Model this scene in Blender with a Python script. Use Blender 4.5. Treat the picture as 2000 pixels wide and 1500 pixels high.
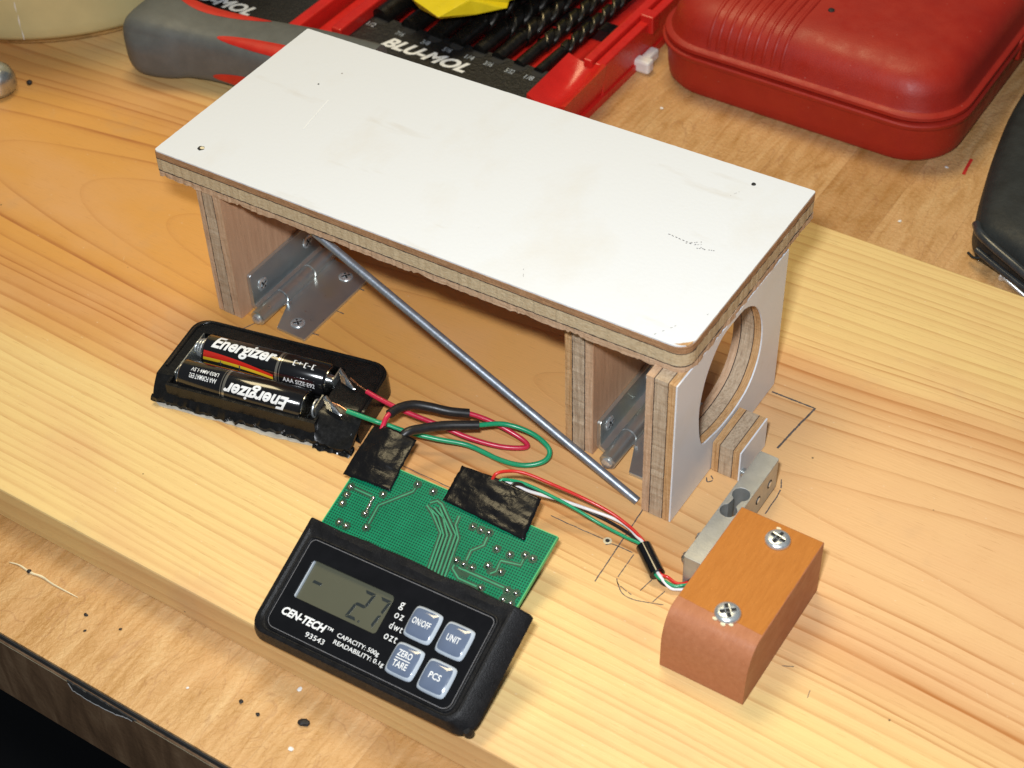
import bpy, math, random
from math import sin, cos, pi, radians, sqrt, floor
from mathutils import Vector, Matrix, noise

random.seed(7)
S = 0.00081                      # one drawing unit in metres
sc = bpy.context.scene
for o in list(bpy.data.objects):
    bpy.data.objects.remove(o)

# ------------------------------------------------------------------ camera
cam_d = bpy.data.cameras.new('camera')
cam = bpy.data.objects.new('camera', cam_d)
sc.collection.objects.link(cam)
sc.camera = cam
CAM_C = Vector((405.7644, -358.3722, 451.3772))
CAM_R = ((0.840562, 0.541000, -0.027831), (0.360402, -0.596842, -0.716862), (-0.404433, 0.592536, -0.696660))
M = Matrix(CAM_R)                # rows: right, down, forward
rot = Matrix((M[0], -M[1], -M[2])).transposed()
cam.matrix_world = Matrix.Translation(CAM_C * S) @ rot.to_4x4()
cam_d.sensor_width = 36.0
cam_d.lens = 3280.925 / 2000.0 * 36.0
cam_d.clip_start = 0.01
cam_d.clip_end = 50
cam_d.dof.use_dof = True
cam_d.dof.focus_distance = 630 * S
cam_d.dof.aperture_fstop = 26

# ------------------------------------------------------------------ world and lamps
world = bpy.data.worlds.new('World')
sc.world = world
world.use_nodes = True
bg = world.node_tree.nodes['Background']
bg.inputs[0].default_value = (0.74, 0.86, 1.0, 1)
bg.inputs[1].default_value = 0.095


def area(name, loc, target, sx, sy, power, col):
    d = bpy.data.lights.new(name, 'AREA')
    d.shape = 'RECTANGLE'
    d.size, d.size_y = sx * S, sy * S
    d.energy = power
    d.color = col
    o = bpy.data.objects.new(name, d)
    sc.collection.objects.link(o)
    o.location = Vector(loc) * S
    dirv = (Vector(target) - Vector(loc)).normalized()
    o.rotation_euler = dirv.to_track_quat('-Z', 'Y').to_euler()
    return o


# the camera's flash, a little up and left of the lens
area('camera_flash', (366, -346, 496), (180, 10, 0), 40, 24, 2.6, (0.92, 0.958, 1.0))
# the workshop's warm lamp, above and behind the bench on the left
area('workshop_lamp', (-300, 420, 1450), (60, 60, 0), 700, 480, 9.0, (1.0, 0.82, 0.48))

sc.view_settings.view_transform = 'Standard'
sc.view_settings.look = 'None'
sc.view_settings.exposure = 0.0
sc.view_settings.gamma = 1.0
sc.render.engine = 'CYCLES'
sc.cycles.max_bounces = 8


# ------------------------------------------------------------------ materials
class NT:
    """small helper round a material's node tree"""

    def __init__(s, name, rough=0.5, metal=0.0, coat=0.0, spec=0.5):
        s.m = bpy.data.materials.new(name)
        s.m.use_nodes = True
        s.t = s.m.node_tree
        s.n = s.t.nodes
        s.b = s.n['Principled BSDF']
        s.b.inputs['Roughness'].default_value = rough
        s.b.inputs['Metallic'].default_value = metal
        s.b.inputs['Coat Weight'].default_value = coat
        s.b.inputs['Coat Roughness'].default_value = 0.08
        s.b.inputs['Specular IOR Level'].default_value = spec

    def link(s, a, b):
        s.t.links.new(a, b)

    def val(s, sock, v):
        if hasattr(v, 'is_output'):
            s.link(v, sock)
        elif isinstance(v, (tuple, list)) and len(v) == 3 and sock.type == 'RGBA':
            sock.default_value = (*v, 1)
        else:
            sock.default_value = v

    def pos(s):
        g = s.n.new('ShaderNodeNewGeometry')
        v = s.n.new('ShaderNodeVectorMath')
        v.operation = 'SCALE'
        s.link(g.outputs['Position'], v.inputs[0])
        v.inputs['Scale'].default_value = 1 / S
        return v.outputs[0]

    def uv(s):
        return s.n.new('ShaderNodeTexCoord').outputs['UV']

    def xyz(s, v):
        x = s.n.new('ShaderNodeSeparateXYZ')
        s.link(v, x.inputs[0])
        return x.outputs

    def comb(s, x, y, z):
        c = s.n.new('ShaderNodeCombineXYZ')
        for i, v in enumerate((x, y, z)):
            s.val(c.inputs[i], v)
        return c.outputs[0]

    def vmul(s, v, k):
        m = s.n.new('ShaderNodeVectorMath')
        m.operation = 'MULTIPLY'
        s.link(v, m.inputs[0])
        m.inputs[1].default_value = k
        return m.outputs[0]

    def math(s, op, a, b=0.0, c=0.0):
        m = s.n.new('ShaderNodeMath')
        m.operation = op
        for i, v in enumerate((a, b, c)):
            s.val(m.inputs[i], v)
        return m.outputs[0]

    def noise(s, v, scale, detail=3, rough=0.5, dist=0.0):
        n = s.n.new('ShaderNodeTexNoise')
        s.link(v, n.inputs['Vector'])
        n.inputs['Scale'].default_value = scale
        n.inputs['Detail'].default_value = detail
        n.inputs['Roughness'].default_value = rough
        n.inputs['Distortion'].default_value = dist
        return n.outputs[0]

    def voro(s, v, scale, feature='F1'):
        n = s.n.new('ShaderNodeTexVoronoi')
        n.feature = feature
        s.link(v, n.inputs['Vector'])
        n.inputs['Scale'].default_value = scale
        return n.outputs[0]

    def ramp(s, f, stops, smooth=False):
        r = s.n.new('ShaderNodeValToRGB')
        e = r.color_ramp.elements
        while len(e) < len(stops):
            e.new(0.5)
        for i, (p, c) in enumerate(stops):
            e[i].position = p
            if not isinstance(c, (tuple, list)):
                c = (c, c, c)
            e[i].color = (*c, 1)
        if smooth:
            r.color_ramp.interpolation = 'EASE'
        s.link(f, r.inputs[0])
        return r.outputs[0]

    def mix(s, f, a, b, mode='MIX'):
        m = s.n.new('ShaderNodeMix')
        m.data_type = 'RGBA'
        m.blend_type = mode
        s.val(m.inputs[0], f)
        s.val(m.inputs[6], a)
        s.val(m.inputs[7], b)
        return m.outputs[2]

    def col(s, c):
        s.val(s.b.inputs['Base Color'], c)
        return s

    def rough(s, c):
        s.val(s.b.inputs['Roughness'], c)
        return s

    def bump(s, h, dist, strength=1.0):
        b = s.n.new('ShaderNodeBump')
        s.link(h, b.inputs['Height'])
        b.inputs['Distance'].default_value = dist * S
        b.inputs['Strength'].default_value = strength
        s.link(b.outputs[0], s.b.inputs['Normal'])
        return s


MAT = {}


def plain(name, col, rough=0.5, metal=0.0, coat=0.0, var=0.12, vs=0.15, bump=0.0, bs=0.8, spec=0.5):
    """a single-colour material with a little mottling, wear in the gloss and fine relief"""
    t = NT(name, rough, metal, coat, spec)
    p = t.pos()
    n = t.noise(p, vs, 4, 0.6)
    dark = tuple(c * (1 - var) for c in col)
    lite = tuple(min(1, c * (1 + var)) for c in col)
    t.col(t.ramp(n, [(0.3, dark), (0.7, lite)]))
    n2 = t.noise(p, vs * 3, 3, 0.6)
    t.rough(t.ramp(n2, [(0.3, max(0.03, rough - 0.07)), (0.7, min(1, rough + 0.07))]))
    if bump:
        t.bump(t.noise(p, bs, 3, 0.6), bump)
    MAT[name] = t.m
    return t


def make_pine():
    t = NT('pine', 0.42, 0, 0.0, 0.4)
    p = t.pos()
    x, y, z = t.xyz(p)
    wob = t.noise(t.comb(t.math('MULTIPLY', x, 0.0045), t.math('MULTIPLY', y, 0.008), t.math('MULTIPLY', z, 0.008)), 1.0, 1, 0.4)
    wob2 = t.noise(t.comb(t.math('MULTIPLY', x, 0.012), t.math('MULTIPLY', y, 0.05), t.math('MULTIPLY', z, 0.05)), 1.0, 2, 0.5)
    h = t.math('ADD', t.math('MULTIPLY', x, -0.035), 92.0)
    zz = t.math('ADD', z, h)
    zz = t.math('ADD', zz, t.math('MULTIPLY', t.math('SUBTRACT', wob, 0.5), 9.0))
    yy = t.math('SUBTRACT', y, 34.0)
    yy = t.math('ADD', yy, t.math('MULTIPLY', t.math('SUBTRACT', wob2, 0.5), 2.6))
    r = t.math('SQRT', t.math('ADD', t.math('MULTIPLY', yy, yy), t.math('MULTIPLY', zz, zz)))
    rv = t.noise(t.comb(t.math('MULTIPLY', r, 0.05), 0.0, 0.0), 1.0, 2, 0.6)
    rr = t.math('ADD', r, t.math('MULTIPLY', rv, 14.0))
    q = t.math('DIVIDE', rr, 3.1)
    f = t.math('FRACT', q)
    each = t.math('FRACT', t.math('MULTIPLY', t.math('SINE', t.math('MULTIPLY', t.math('FLOOR', q), 12.9898)), 437.585))
    # distance, along the face, to the next year ring: keeps the dark latewood lines crisp and thin
    grad = t.math('MAXIMUM', t.math('DIVIDE', t.math('ABSOLUTE', yy), r), 0.10)
    dist = t.math('DIVIDE', t.math('MULTIPLY', t.math('SUBTRACT', 1.0, f), 3.1), t.math('MULTIPLY', grad, 9.0))
    late = t.ramp(dist, [(0.0, 0.35), (0.03, 1.0), (0.085, 0.80), (0.20, 0.26), (0.5, 0.05), (1.0, 0.0)])
    # lines grow fainter towards the sapwood, stronger here and there
    patch = t.noise(t.comb(t.math('MULTIPLY', x, 0.006), t.math('MULTIPLY', y, 0.03), 0.0), 1.0, 2, 0.5)
    heart = t.math('ADD', t.math('ABSOLUTE', t.math('SUBTRACT', y, 33.0)), t.math('MULTIPLY', t.math('SUBTRACT', patch, 0.5), 46.0))
    hm = t.ramp(t.math('DIVIDE', heart, 130.0), [(0.44, 0.0), (0.70, 1.0)])
    hcol = t.mix(t.ramp(t.math('DIVIDE', t.math('ADD', x, 100.0), 500.0), [(0.3, 0.0), (0.85, 1.0)], True), (0.70, 0.345, 0.086), (0.78, 0.49, 0.24))  # heartwood pales to the right: the flash's overexposure painted into the colour
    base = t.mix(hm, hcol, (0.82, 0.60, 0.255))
    rim_ = t.ramp(t.math('DIVIDE', heart, 130.0), [(0.34, 0.0), (0.46, 0.5), (0.58, 0.0)])
    base = t.mix(rim_, base, (0.60, 0.295, 0.11))
    fine = t.noise(t.comb(t.math('MULTIPLY', x, 0.02), t.math('MULTIPLY', y, 1.3), t.math('MULTIPLY', z, 1.3)), 1.0, 3, 0.6)
    base = t.mix(t.ramp(fine, [(0.35, 0.0), (0.7, 0.16)]), base, (0.60, 0.33, 0.12))
    cloud = t.noise(t.comb(t.math('MULTIPLY', x, 0.010), t.math('MULTIPLY', y, 0.022), 0.0), 1.0, 3, 0.55)
    base = t.mix(t.ramp(cloud, [(0.46, 0.0), (0.72, 0.55)]), base, (0.71, 0.40, 0.20))
    along = t.noise(t.comb(t.math('MULTIPLY', x, 0.02), t.math('MULTIPLY', r, 0.4), 7.0), 1.0, 3, 0.6)
    amt = t.math('MULTIPLY', late, t.ramp(hm, [(0.0, 0.95), (1.0, 0.40)]))
    amt = t.math('MULTIPLY', amt, t.ramp(each, [(0.0, 0.25), (0.5, 0.85), (1.0, 1.25)]))
    amt = t.math('MULTIPLY', amt, t.ramp(grad, [(0.10, 0.35), (0.32, 1.0)]))
    amt = t.math('MULTIPLY', amt, t.ramp(along, [(0.3, 0.45), (0.65, 1.0)]))
    c = t.mix(amt, base, (0.44, 0.165, 0.042))
    # dirt specks and tiny pale sanding flecks
    v = t.voro(p, 0.055)
    c = t.mix(t.ramp(v, [(0.018, 0.85), (0.03, 0.0)]), c, (0.06, 0.035, 0.02))
    v2 = t.voro(t.vmul(p, (0.5, 1, 1)), 0.21)
    c = t.mix(t.ramp(v2, [(0.025, 0.35), (0.06, 0.0)]), c, (0.86, 0.72, 0.52))
    pore = t.noise(t.comb(t.math('MULTIPLY', x, 0.12), t.math('MULTIPLY', y, 2.4), t.math('MULTIPLY', z, 2.4)), 1.0, 2, 0.5)
    c = t.mix(t.ramp(pore, [(0.64, 0.0), (0.74, 0.38)]), c, (0.36, 0.15, 0.045))
    scr = t.voro(t.comb(t.math('MULTIPLY', t.math('ADD', x, t.math('MULTIPLY', y, 0.7)), 0.35), t.math('MULTIPLY', t.math('SUBTRACT', y, t.math('MULTIPLY', x, 0.3)), 0.03), 0.0), 0.5)
    c = t.mix(t.ramp(scr, [(0.012, 0.45), (0.028, 0.0)]), c, (0.86, 0.70, 0.46))
    sm = t.noise(p, 0.022, 4, 0.65)
    c = t.mix(t.ramp(sm, [(0.60, 0.0), (0.76, 0.30)]), c, (0.42, 0.29, 0.18))
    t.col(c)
    t.rough(t.ramp(t.noise(p, 0.08, 4, 0.6), [(0.3, 0.34), (0.7, 0.55)]))
    hgt = t.math('ADD', t.math('MULTIPLY', late, 0.6), t.math('MULTIPLY', fine, 0.8))
    t.bump(hgt, 0.16, 0.6)
    MAT['pine'] = t.m


def make_bench():
    t = NT('bench_laminate', 0.4, 0, 0.0, 0.45)
    p = t.pos()
    x, y, z = t.xyz(p)
    strip = t.math('FLOOR', t.math('DIVIDE', t.math('ADD', x, 0.0), 31.0))
    row = t.math('FLOOR', t.math('DIVIDE', t.math('ADD', y, t.math('MULTIPLY', t.math('SINE', t.math('MULTIPLY', strip, 12.9)), 150.0)), 300.0))
    tone = t.math('FRACT', t.math('MULTIPLY', t.math('SINE', t.math('ADD', t.math('MULTIPLY', strip, 78.2), t.math('MULTIPLY', row, 37.7))), 43.75))
    grain = t.noise(t.comb(t.math('MULTIPLY', x, 0.22), t.math('MULTIPLY', y, 0.035), tone), 1.0, 5, 0.62, 0.6)
    mott = t.noise(p, 0.03, 4, 0.6, 0.8)
    c = t.ramp(grain, [(0.25, (0.40, 0.20, 0.055)), (0.5, (0.57, 0.335, 0.14)), (0.78, (0.69, 0.46, 0.225))])
    c = t.mix(t.ramp(tone, [(0.0, 0.0), (0.4, 0.05), (1.0, 0.52)]), c, (0.34, 0.155, 0.036))
    c = t.mix(t.ramp(mott, [(0.45, 0.0), (0.75, 0.5)]), c, (0.65, 0.38, 0.175))
    # figured, curly marks
    curl = t.noise(t.comb(t.math('MULTIPLY', x, 0.05), t.math('MULTIPLY', y, 0.02), 3.0), 1.0, 2, 0.4, 2.2)
    c = t.mix(t.ramp(curl, [(0.49, 0.0), (0.50, 0.33), (0.515, 0.0)]), c, (0.30, 0.13, 0.06))
    fx = t.math('ABSOLUTE', t.math('SUBTRACT', t.math('FRACT', t.math('DIVIDE', x, 31.0)), 0.5))
    c = t.mix(t.ramp(fx, [(0.488, 0.0), (0.497, 0.22)]), c, (0.26, 0.13, 0.055))
    v = t.voro(p, 0.05)
    c = t.mix(t.ramp(v, [(0.02, 0.9), (0.032, 0.0)]), c, (0.05, 0.03, 0.025))
    t.col(c)
    t.rough(t.ramp(mott, [(0.3, 0.36), (0.7, 0.5)]))
    b = t.noise(t.vmul(p, (1, 0.8, 1)), 0.55, 3, 0.55, 0.4)
    t.bump(b, 0.75, 0.7)
    MAT['bench_laminate'] = t.m


def make_white():
    t = NT('white_laminate', 0.38, 0, 0.0, 0.4)
    p = t.pos()
    st = t.noise(t.vmul(p, (1.0, 0.6, 1)), 0.028, 5, 0.62)
    c = t.mix(t.ramp(st, [(0.52, 0.0), (0.72, 0.38)]), (0.735, 0.765, 0.805), (0.68, 0.655, 0.60))
    st2 = t.noise(t.vmul(p, (0.5, 2.2, 1)), 0.035, 4, 0.6)
    c = t.mix(t.ramp(st2, [(0.64, 0.0), (0.74, 0.30)]), c, (0.58, 0.53, 0.45))
    v = t.voro(p, 0.045)
    c = t.mix(t.ramp(v, [(0.014, 0.75), (0.024, 0.0)]), c, (0.18, 0.15, 0.13))
    v = t.voro(t.vmul(p, (0.25, 1.4, 1)), 0.06)
    c = t.mix(t.ramp(v, [(0.012, 0.4), (0.02, 0.0)]), c, (0.45, 0.42, 0.38))
    t.col(c)
    t.bump(t.noise(p, 0.7, 2, 0.5), 0.12, 0.35)
    MAT['white_laminate'] = t.m


def make_ply(name, stretch, c0, c1, c2, bump=0.3, speck=0.0):
    """edge of a plywood layer; stretch = how fast the grain changes along each axis"""
    t = NT(name, 0.78, 0, 0, 0.25)
    p = t.pos()
    g = t.noise(t.vmul(p, stretch), 1.0, 4, 0.65)
    c = t.ramp(g, [(0.30, c0), (0.5, c1), (0.70, c2)])
    big = t.noise(p, 0.07, 3, 0.6)
    c = t.mix(t.ramp(big, [(0.45, 0.0), (0.8, 0.4)]), c, c0)
    f = t.noise(p, 1.1, 3, 0.6)
    c = t.mix(t.ramp(f, [(0.55, 0.0), (0.75, 0.25)]), c, tuple(min(1, v * 1.25) for v in c2))
    if speck:
        c = t.mix(t.ramp(f, [(0.26, speck), (0.40, 0.0)]), c, tuple(v * 0.35 for v in c0))
    t.col(c)
    t.bump(t.math('ADD', f, g), bump, 0.8)
    MAT[name] = t.m


def make_veneer(name, c0, c1, along):
    t = NT(name, 0.6, 0, 0, 0.3)
    p = t.pos()
    g = t.noise(t.vmul(p, along), 1.0, 4, 0.6)
    c = t.ramp(g, [(0.3, c0), (0.7, c1)])
    fb = t.noise(t.vmul(p, tuple(4.0 * k for k in along)), 1.0, 3, 0.6)
    c = t.mix(t.ramp(fb, [(0.55, 0.0), (0.72, 0.35)]), c, tuple(v * 0.62 for v in c0))
    sp = t.noise(p, 1.6, 2, 0.6)
    c = t.mix(t.ramp(sp, [(0.66, 0.0), (0.74, 0.35)]), c, tuple(min(1.0, v * 1.7) for v in c1))
    t.col(c)
    t.rough(t.ramp(t.noise(p, 0.12, 3, 0.6), [(0.3, 0.42), (0.7, 0.62)]))
    t.bump(t.math('ADD', g, fb), 0.12, 0.6)
    MAT[name] = t.m


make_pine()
make_bench()
make_white()
BR = ((0.23, 0.115, 0.055), (0.40, 0.215, 0.105), (0.56, 0.345, 0.19))
CO = ((0.48, 0.355, 0.21), (0.56, 0.435, 0.27), (0.63, 0.51, 0.335))
PK = ((0.42, 0.26, 0.155), (0.55, 0.365, 0.23), (0.64, 0.45, 0.30))
OR = ((0.38, 0.195, 0.075), (0.56, 0.33, 0.15), (0.66, 0.44, 0.24))
make_ply('ply_brown_flat', (0.10, 0.10, 3.2), *BR)
make_ply('ply_core_flat', (0.5, 0.5, 1.6), *CO, bump=0.30, speck=0.06)
make_ply('ply_pink_flat', (0.08, 0.08, 1.2), *PK)
make_ply('ply_brown_upright', (2.6, 0.25, 0.07), *OR)
make_ply('ply_core_upright', (1.3, 0.6, 0.09), (0.34, 0.245, 0.165), (0.48, 0.365, 0.25), (0.57, 0.455, 0.325), bump=0.30, speck=0.12)
make_ply('ply_pink_upright', (1.0, 0.15, 0.07), *PK)
plain('glue_line', (0.055, 0.038, 0.03), 0.8, var=0.5, vs=0.6)
make_veneer('pink_veneer', (0.47, 0.275, 0.165), (0.58, 0.365, 0.225), (0.5, 0.5, 0.05))
make_veneer('block_salmon', (0.385, 0.142, 0.062), (0.445, 0.178, 0.085), (0.5, 0.10, 0.5))
make_veneer('block_orange', (0.43, 0.148, 0.022), (0.49, 0.178, 0.030), (0.9, 0.12, 0.9))
plain('graphite', (0.105, 0.09, 0.085), 0.6, var=0.5, vs=0.9)
plain('zinc_steel', (0.55, 0.58, 0.57), 0.30, 0.9, var=0.25, vs=0.12, bump=0.10, bs=0.5)
t_ = NT('hinge_steel', 0.3, 0.86)
p_ = t_.pos()
n_ = t_.noise(p_, 0.045, 3, 0.5)
t_.col(t_.ramp(n_, [(0.32, (0.50, 0.55, 0.58)), (0.55, (0.60, 0.62, 0.60)), (0.72, (0.62, 0.60, 0.48))]))
t_.rough(t_.ramp(t_.noise(p_, 0.25, 3, 0.55), [(0.3, 0.27), (0.7, 0.36)]))
MAT['hinge_steel'] = t_.m
plain('screw_steel', (0.70, 0.74, 0.76), 0.30, 0.75, var=0.2, vs=0.5)
plain('aluminium', (0.50, 0.51, 0.49), 0.50, 0.7, var=0.10, vs=0.2, bump=0.06, bs=1.4)
plain('rod_steel', (0.30, 0.33, 0.37), 0.44, 0.7, var=0.2, vs=0.3, bump=0.05, bs=1.2)
plain('dark_recess', (0.02, 0.02, 0.02), 0.8)
plain('black_plastic', (0.010, 0.010, 0.011), 0.42, var=0.3, vs=0.3, bump=0.14, bs=2.2, spec=0.22)
plain('black_gloss', (0.006, 0.006, 0.007), 0.10, coat=0.3, var=0.2)
plain('black_tray_plastic', (0.009, 0.009, 0.009), 0.26, var=0.3, vs=0.3, bump=0.05, bs=0.5, spec=0.28)
plain('black_rubber_sleeve', (0.014, 0.014, 0.015), 0.42, var=0.3, vs=0.4)
plain('lcd_glass', (0.090, 0.091, 0.062), 0.25, coat=0.3, var=0.05, vs=0.02)
plain('lcd_segment', (0.022, 0.028, 0.030), 0.3)
plain('white_print', (0.82, 0.84, 0.85), 0.45, var=0.04)
plain('button_rim', (0.50, 0.56, 0.63), 0.12, coat=1.0, var=0.05)
plain('button_face', (0.12, 0.155, 0.235), 0.12, coat=1.0, var=0.06)
plain('solder', (0.72, 0.73, 0.72), 0.20, 1.0, var=0.2, vs=0.8)
plain('pcb_dark', (0.006, 0.055, 0.032), 0.35, var=0.2)
plain('pcb_trace', (0.030, 0.27, 0.14), 0.30, var=0.12)
plain('pcb_edge', (0.07, 0.46, 0.17), 0.4, var=0.15)
plain('wire_red', (0.62, 0.030, 0.022), 0.30, var=0.08)
plain('wire_crimson', (0.56, 0.022, 0.060), 0.30, var=0.08)
plain('wire_green', (0.012, 0.30, 0.135), 0.30, var=0.08)
plain('wire_white', (0.78, 0.76, 0.76), 0.32, var=0.05)
plain('wire_black', (0.015, 0.015, 0.017), 0.3)
plain('copper', (0.80, 0.42, 0.26), 0.25, 1.0, var=0.1)
t_ = NT('red_case_plastic', 0.48, 0.0, 0.0, 0.45)
p_ = t_.pos()
n_ = t_.noise(p_, 0.035, 5, 0.65)
c_ = t_.ramp(n_, [(0.3, (0.33, 0.013, 0.006)), (0.7, (0.41, 0.024, 0.010))])
v_ = t_.voro(t_.vmul(p_, (0.12, 1.0, 1.0)), 0.16)
c_ = t_.mix(t_.ramp(v_, [(0.010, 0.35), (0.022, 0.0)]), c_, (0.62, 0.20, 0.15))
v_ = t_.voro(p_, 0.14)
c_ = t_.mix(t_.ramp(v_, [(0.02, 0.45), (0.05, 0.0)]), c_, (0.60, 0.30, 0.24))
t_.col(c_)
t_.rough(t_.ramp(t_.noise(p_, 0.12, 5, 0.7), [(0.3, 0.38), (0.7, 0.62)]))
t_.bump(t_.noise(p_, 1.3, 2, 0.5), 0.16, 0.5)
MAT['red_case_plastic'] = t_.m
plain('red_tray_plastic', (0.60, 0.020, 0.014), 0.30, var=0.08, vs=0.1, bump=0.05, bs=0.9)
plain('black_insert', (0.010, 0.010, 0.011), 0.45, var=0.5, vs=0.5, bump=0.5, bs=0.7)
plain('drill_steel', (0.045, 0.042, 0.038), 0.30, 0.85, var=0.4, vs=0.3)
plain('drill_edge', (0.30, 0.27, 0.21), 0.35, 1.0, var=0.3, vs=0.3)
plain('grey_rubber', (0.115, 0.122, 0.118), 0.52, var=0.12, vs=0.12, bump=0.10, bs=1.0)
plain('red_rubber', (0.55, 0.022, 0.012), 0.42, var=0.08)
plain('yellow_plastic', (0.80, 0.62, 0.012), 0.32, var=0.06)
plain('black_leather', (0.017, 0.021, 0.023), 0.58, var=0.3, vs=0.12, bump=0.12, bs=0.6, spec=0.4)
plain('leather_edge', (0.035, 0.040, 0.045), 0.28, var=0.3, vs=0.3)
plain('cream_plastic', (0.58, 0.50, 0.25), 0.42, var=0.06, vs=0.05, bump=0.05, bs=0.2)
plain('amber_plastic', (0.50, 0.33, 0.14), 0.25, var=0.3, vs=0.15)
plain('white_scrap', (0.78, 0.77, 0.74), 0.6, var=0.1)
plain('straw', (0.74, 0.64, 0.42), 0.6, var=0.2)
plain('char', (0.012, 0.011, 0.012), 0.6, var=0.4, vs=1.0)
plain('red_crayon', (0.55, 0.02, 0.015), 0.6, var=0.2, vs=1.0)
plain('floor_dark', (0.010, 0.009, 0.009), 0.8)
plain('panel_border', (0.16, 0.16, 0.17), 0.4, var=0.3, vs=1.5)
plain('clear_glue', (0.60, 0.54, 0.44), 0.15, coat=0.5, var=0.15)


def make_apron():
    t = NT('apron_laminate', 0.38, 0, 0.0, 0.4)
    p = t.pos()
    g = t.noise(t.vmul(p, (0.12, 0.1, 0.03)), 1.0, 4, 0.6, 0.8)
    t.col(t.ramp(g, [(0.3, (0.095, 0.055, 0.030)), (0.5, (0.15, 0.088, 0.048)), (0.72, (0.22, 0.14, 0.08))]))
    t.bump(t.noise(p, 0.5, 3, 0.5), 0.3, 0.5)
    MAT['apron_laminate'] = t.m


def make_pcb():
    t = NT('pcb_green', 0.34, 0, 0.0, 0.16)
    u = t.uv()
    x, y, z = t.xyz(u)
    fx = t.math('ABSOLUTE', t.math('SUBTRACT', t.math('FRACT', t.math('DIVIDE', x, 1.02)), 0.5))
    fy = t.math('ABSOLUTE', t.math('SUBTRACT', t.math('FRACT', t.math('DIVIDE', y, 1.02)), 0.5))
    hole = t.math('MULTIPLY', t.math('LESS_THAN', fx, 0.30), t.math('LESS_THAN', fy, 0.30))
    n = t.noise(u, 0.12, 3, 0.6)
    g = t.ramp(n, [(0.3, (0.003, 0.175, 0.080)), (0.7, (0.006, 0.235, 0.110))])
    t.col(t.mix(hole, g, (0.004, 0.062, 0.036)))
    t.bump(t.math('SUBTRACT', 1.0, hole), 0.05, 0.6)
    MAT['pcb_green'] = t.m


def make_tape():
    t = NT('electrical_tape', 0.22, 0, 0.0, 0.26)
    u = t.uv()
    n = t.noise(u, 0.10, 4, 0.7)
    n2 = t.noise(u, 0.9, 3, 0.7)
    mask = t.math('MULTIPLY', t.ramp(n, [(0.60, 0.0), (0.70, 1.0)]), t.ramp(n2, [(0.46, 0.0), (0.64, 0.7)]))
    t.col(t.mix(t.math('MULTIPLY', mask, 0.06), (0.007, 0.007, 0.008), (0.34, 0.28, 0.15)))
    t.rough(t.ramp(n, [(0.3, 0.16), (0.7, 0.38)]))
    x, y, z = t.xyz(u)
    t.bump(t.noise(u, 0.22, 3, 0.55), 0.5, 0.8)
    MAT['electrical_tape'] = t.m


def make_battery_wrap():
    """UV: u runs along the cell (0..52), v is the angle in degrees (0 = up)"""
    t = NT('battery_wrap', 0.16, 0.0, 0.6, 0.5)
    u = t.uv()
    x, a, z = t.xyz(u)
    # a red and a yellow swoosh, falling away towards the label's end, thinning
    cx = t.math('DIVIDE', x, 31.0)
    mid = t.math('ADD', 47.0, t.math('MULTIPLY', t.math('MULTIPLY', cx, cx), 26.0))
    d = t.math('SUBTRACT', a, mid)
    wr = t.math('SUBTRACT', 24.0, t.math('MULTIPLY', cx, 15.0))
    on = t.math('MULTIPLY', t.math('LESS_THAN', x, 31.0), t.math('GREATER_THAN', x, 0.9))
    red = t.math('MULTIPLY', t.math('MULTIPLY', t.math('GREATER_THAN', d, 0.0), t.math('LESS_THAN', d, wr)), on)
    yel = t.math('MULTIPLY', t.math('MULTIPLY', t.math('GREATER_THAN', d, wr), t.math('LESS_THAN', d, t.math('ADD', wr, 11.0))), on)
    gry = t.math('MULTIPLY', t.math('GREATER_THAN', d, t.math('ADD', wr, 14.0)), on)
    gry = t.math('MULTIPLY', gry, t.math('LESS_THAN', a, 175.0))
    c = t.mix(red, (0.008, 0.008, 0.009), (0.62, 0.025, 0.014))
    c = t.mix(yel, c, (0.80, 0.55, 0.03))
    c = t.mix(t.math('MULTIPLY', gry, 0.8), c, (0.10, 0.095, 0.085))
    ring = t.math('MULTIPLY', t.math('GREATER_THAN', x, 31.6), t.math('LESS_THAN', x, 32.6))
    ring = t.math('ADD', ring, t.math('MULTIPLY', t.math('GREATER_THAN', x, 33.2), t.math('LESS_THAN', x, 33.5)))
    c = t.mix(ring, c, (0.34, 0.32, 0.27))
    t.col(c)
    t.val(t.b.inputs['Metallic'], t.math('MULTIPLY', t.math('ADD', ring, gry), 0.7))
    MAT['battery_wrap'] = t.m


make_apron()
make_pcb()
make_tape()
make_battery_wrap()


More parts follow.
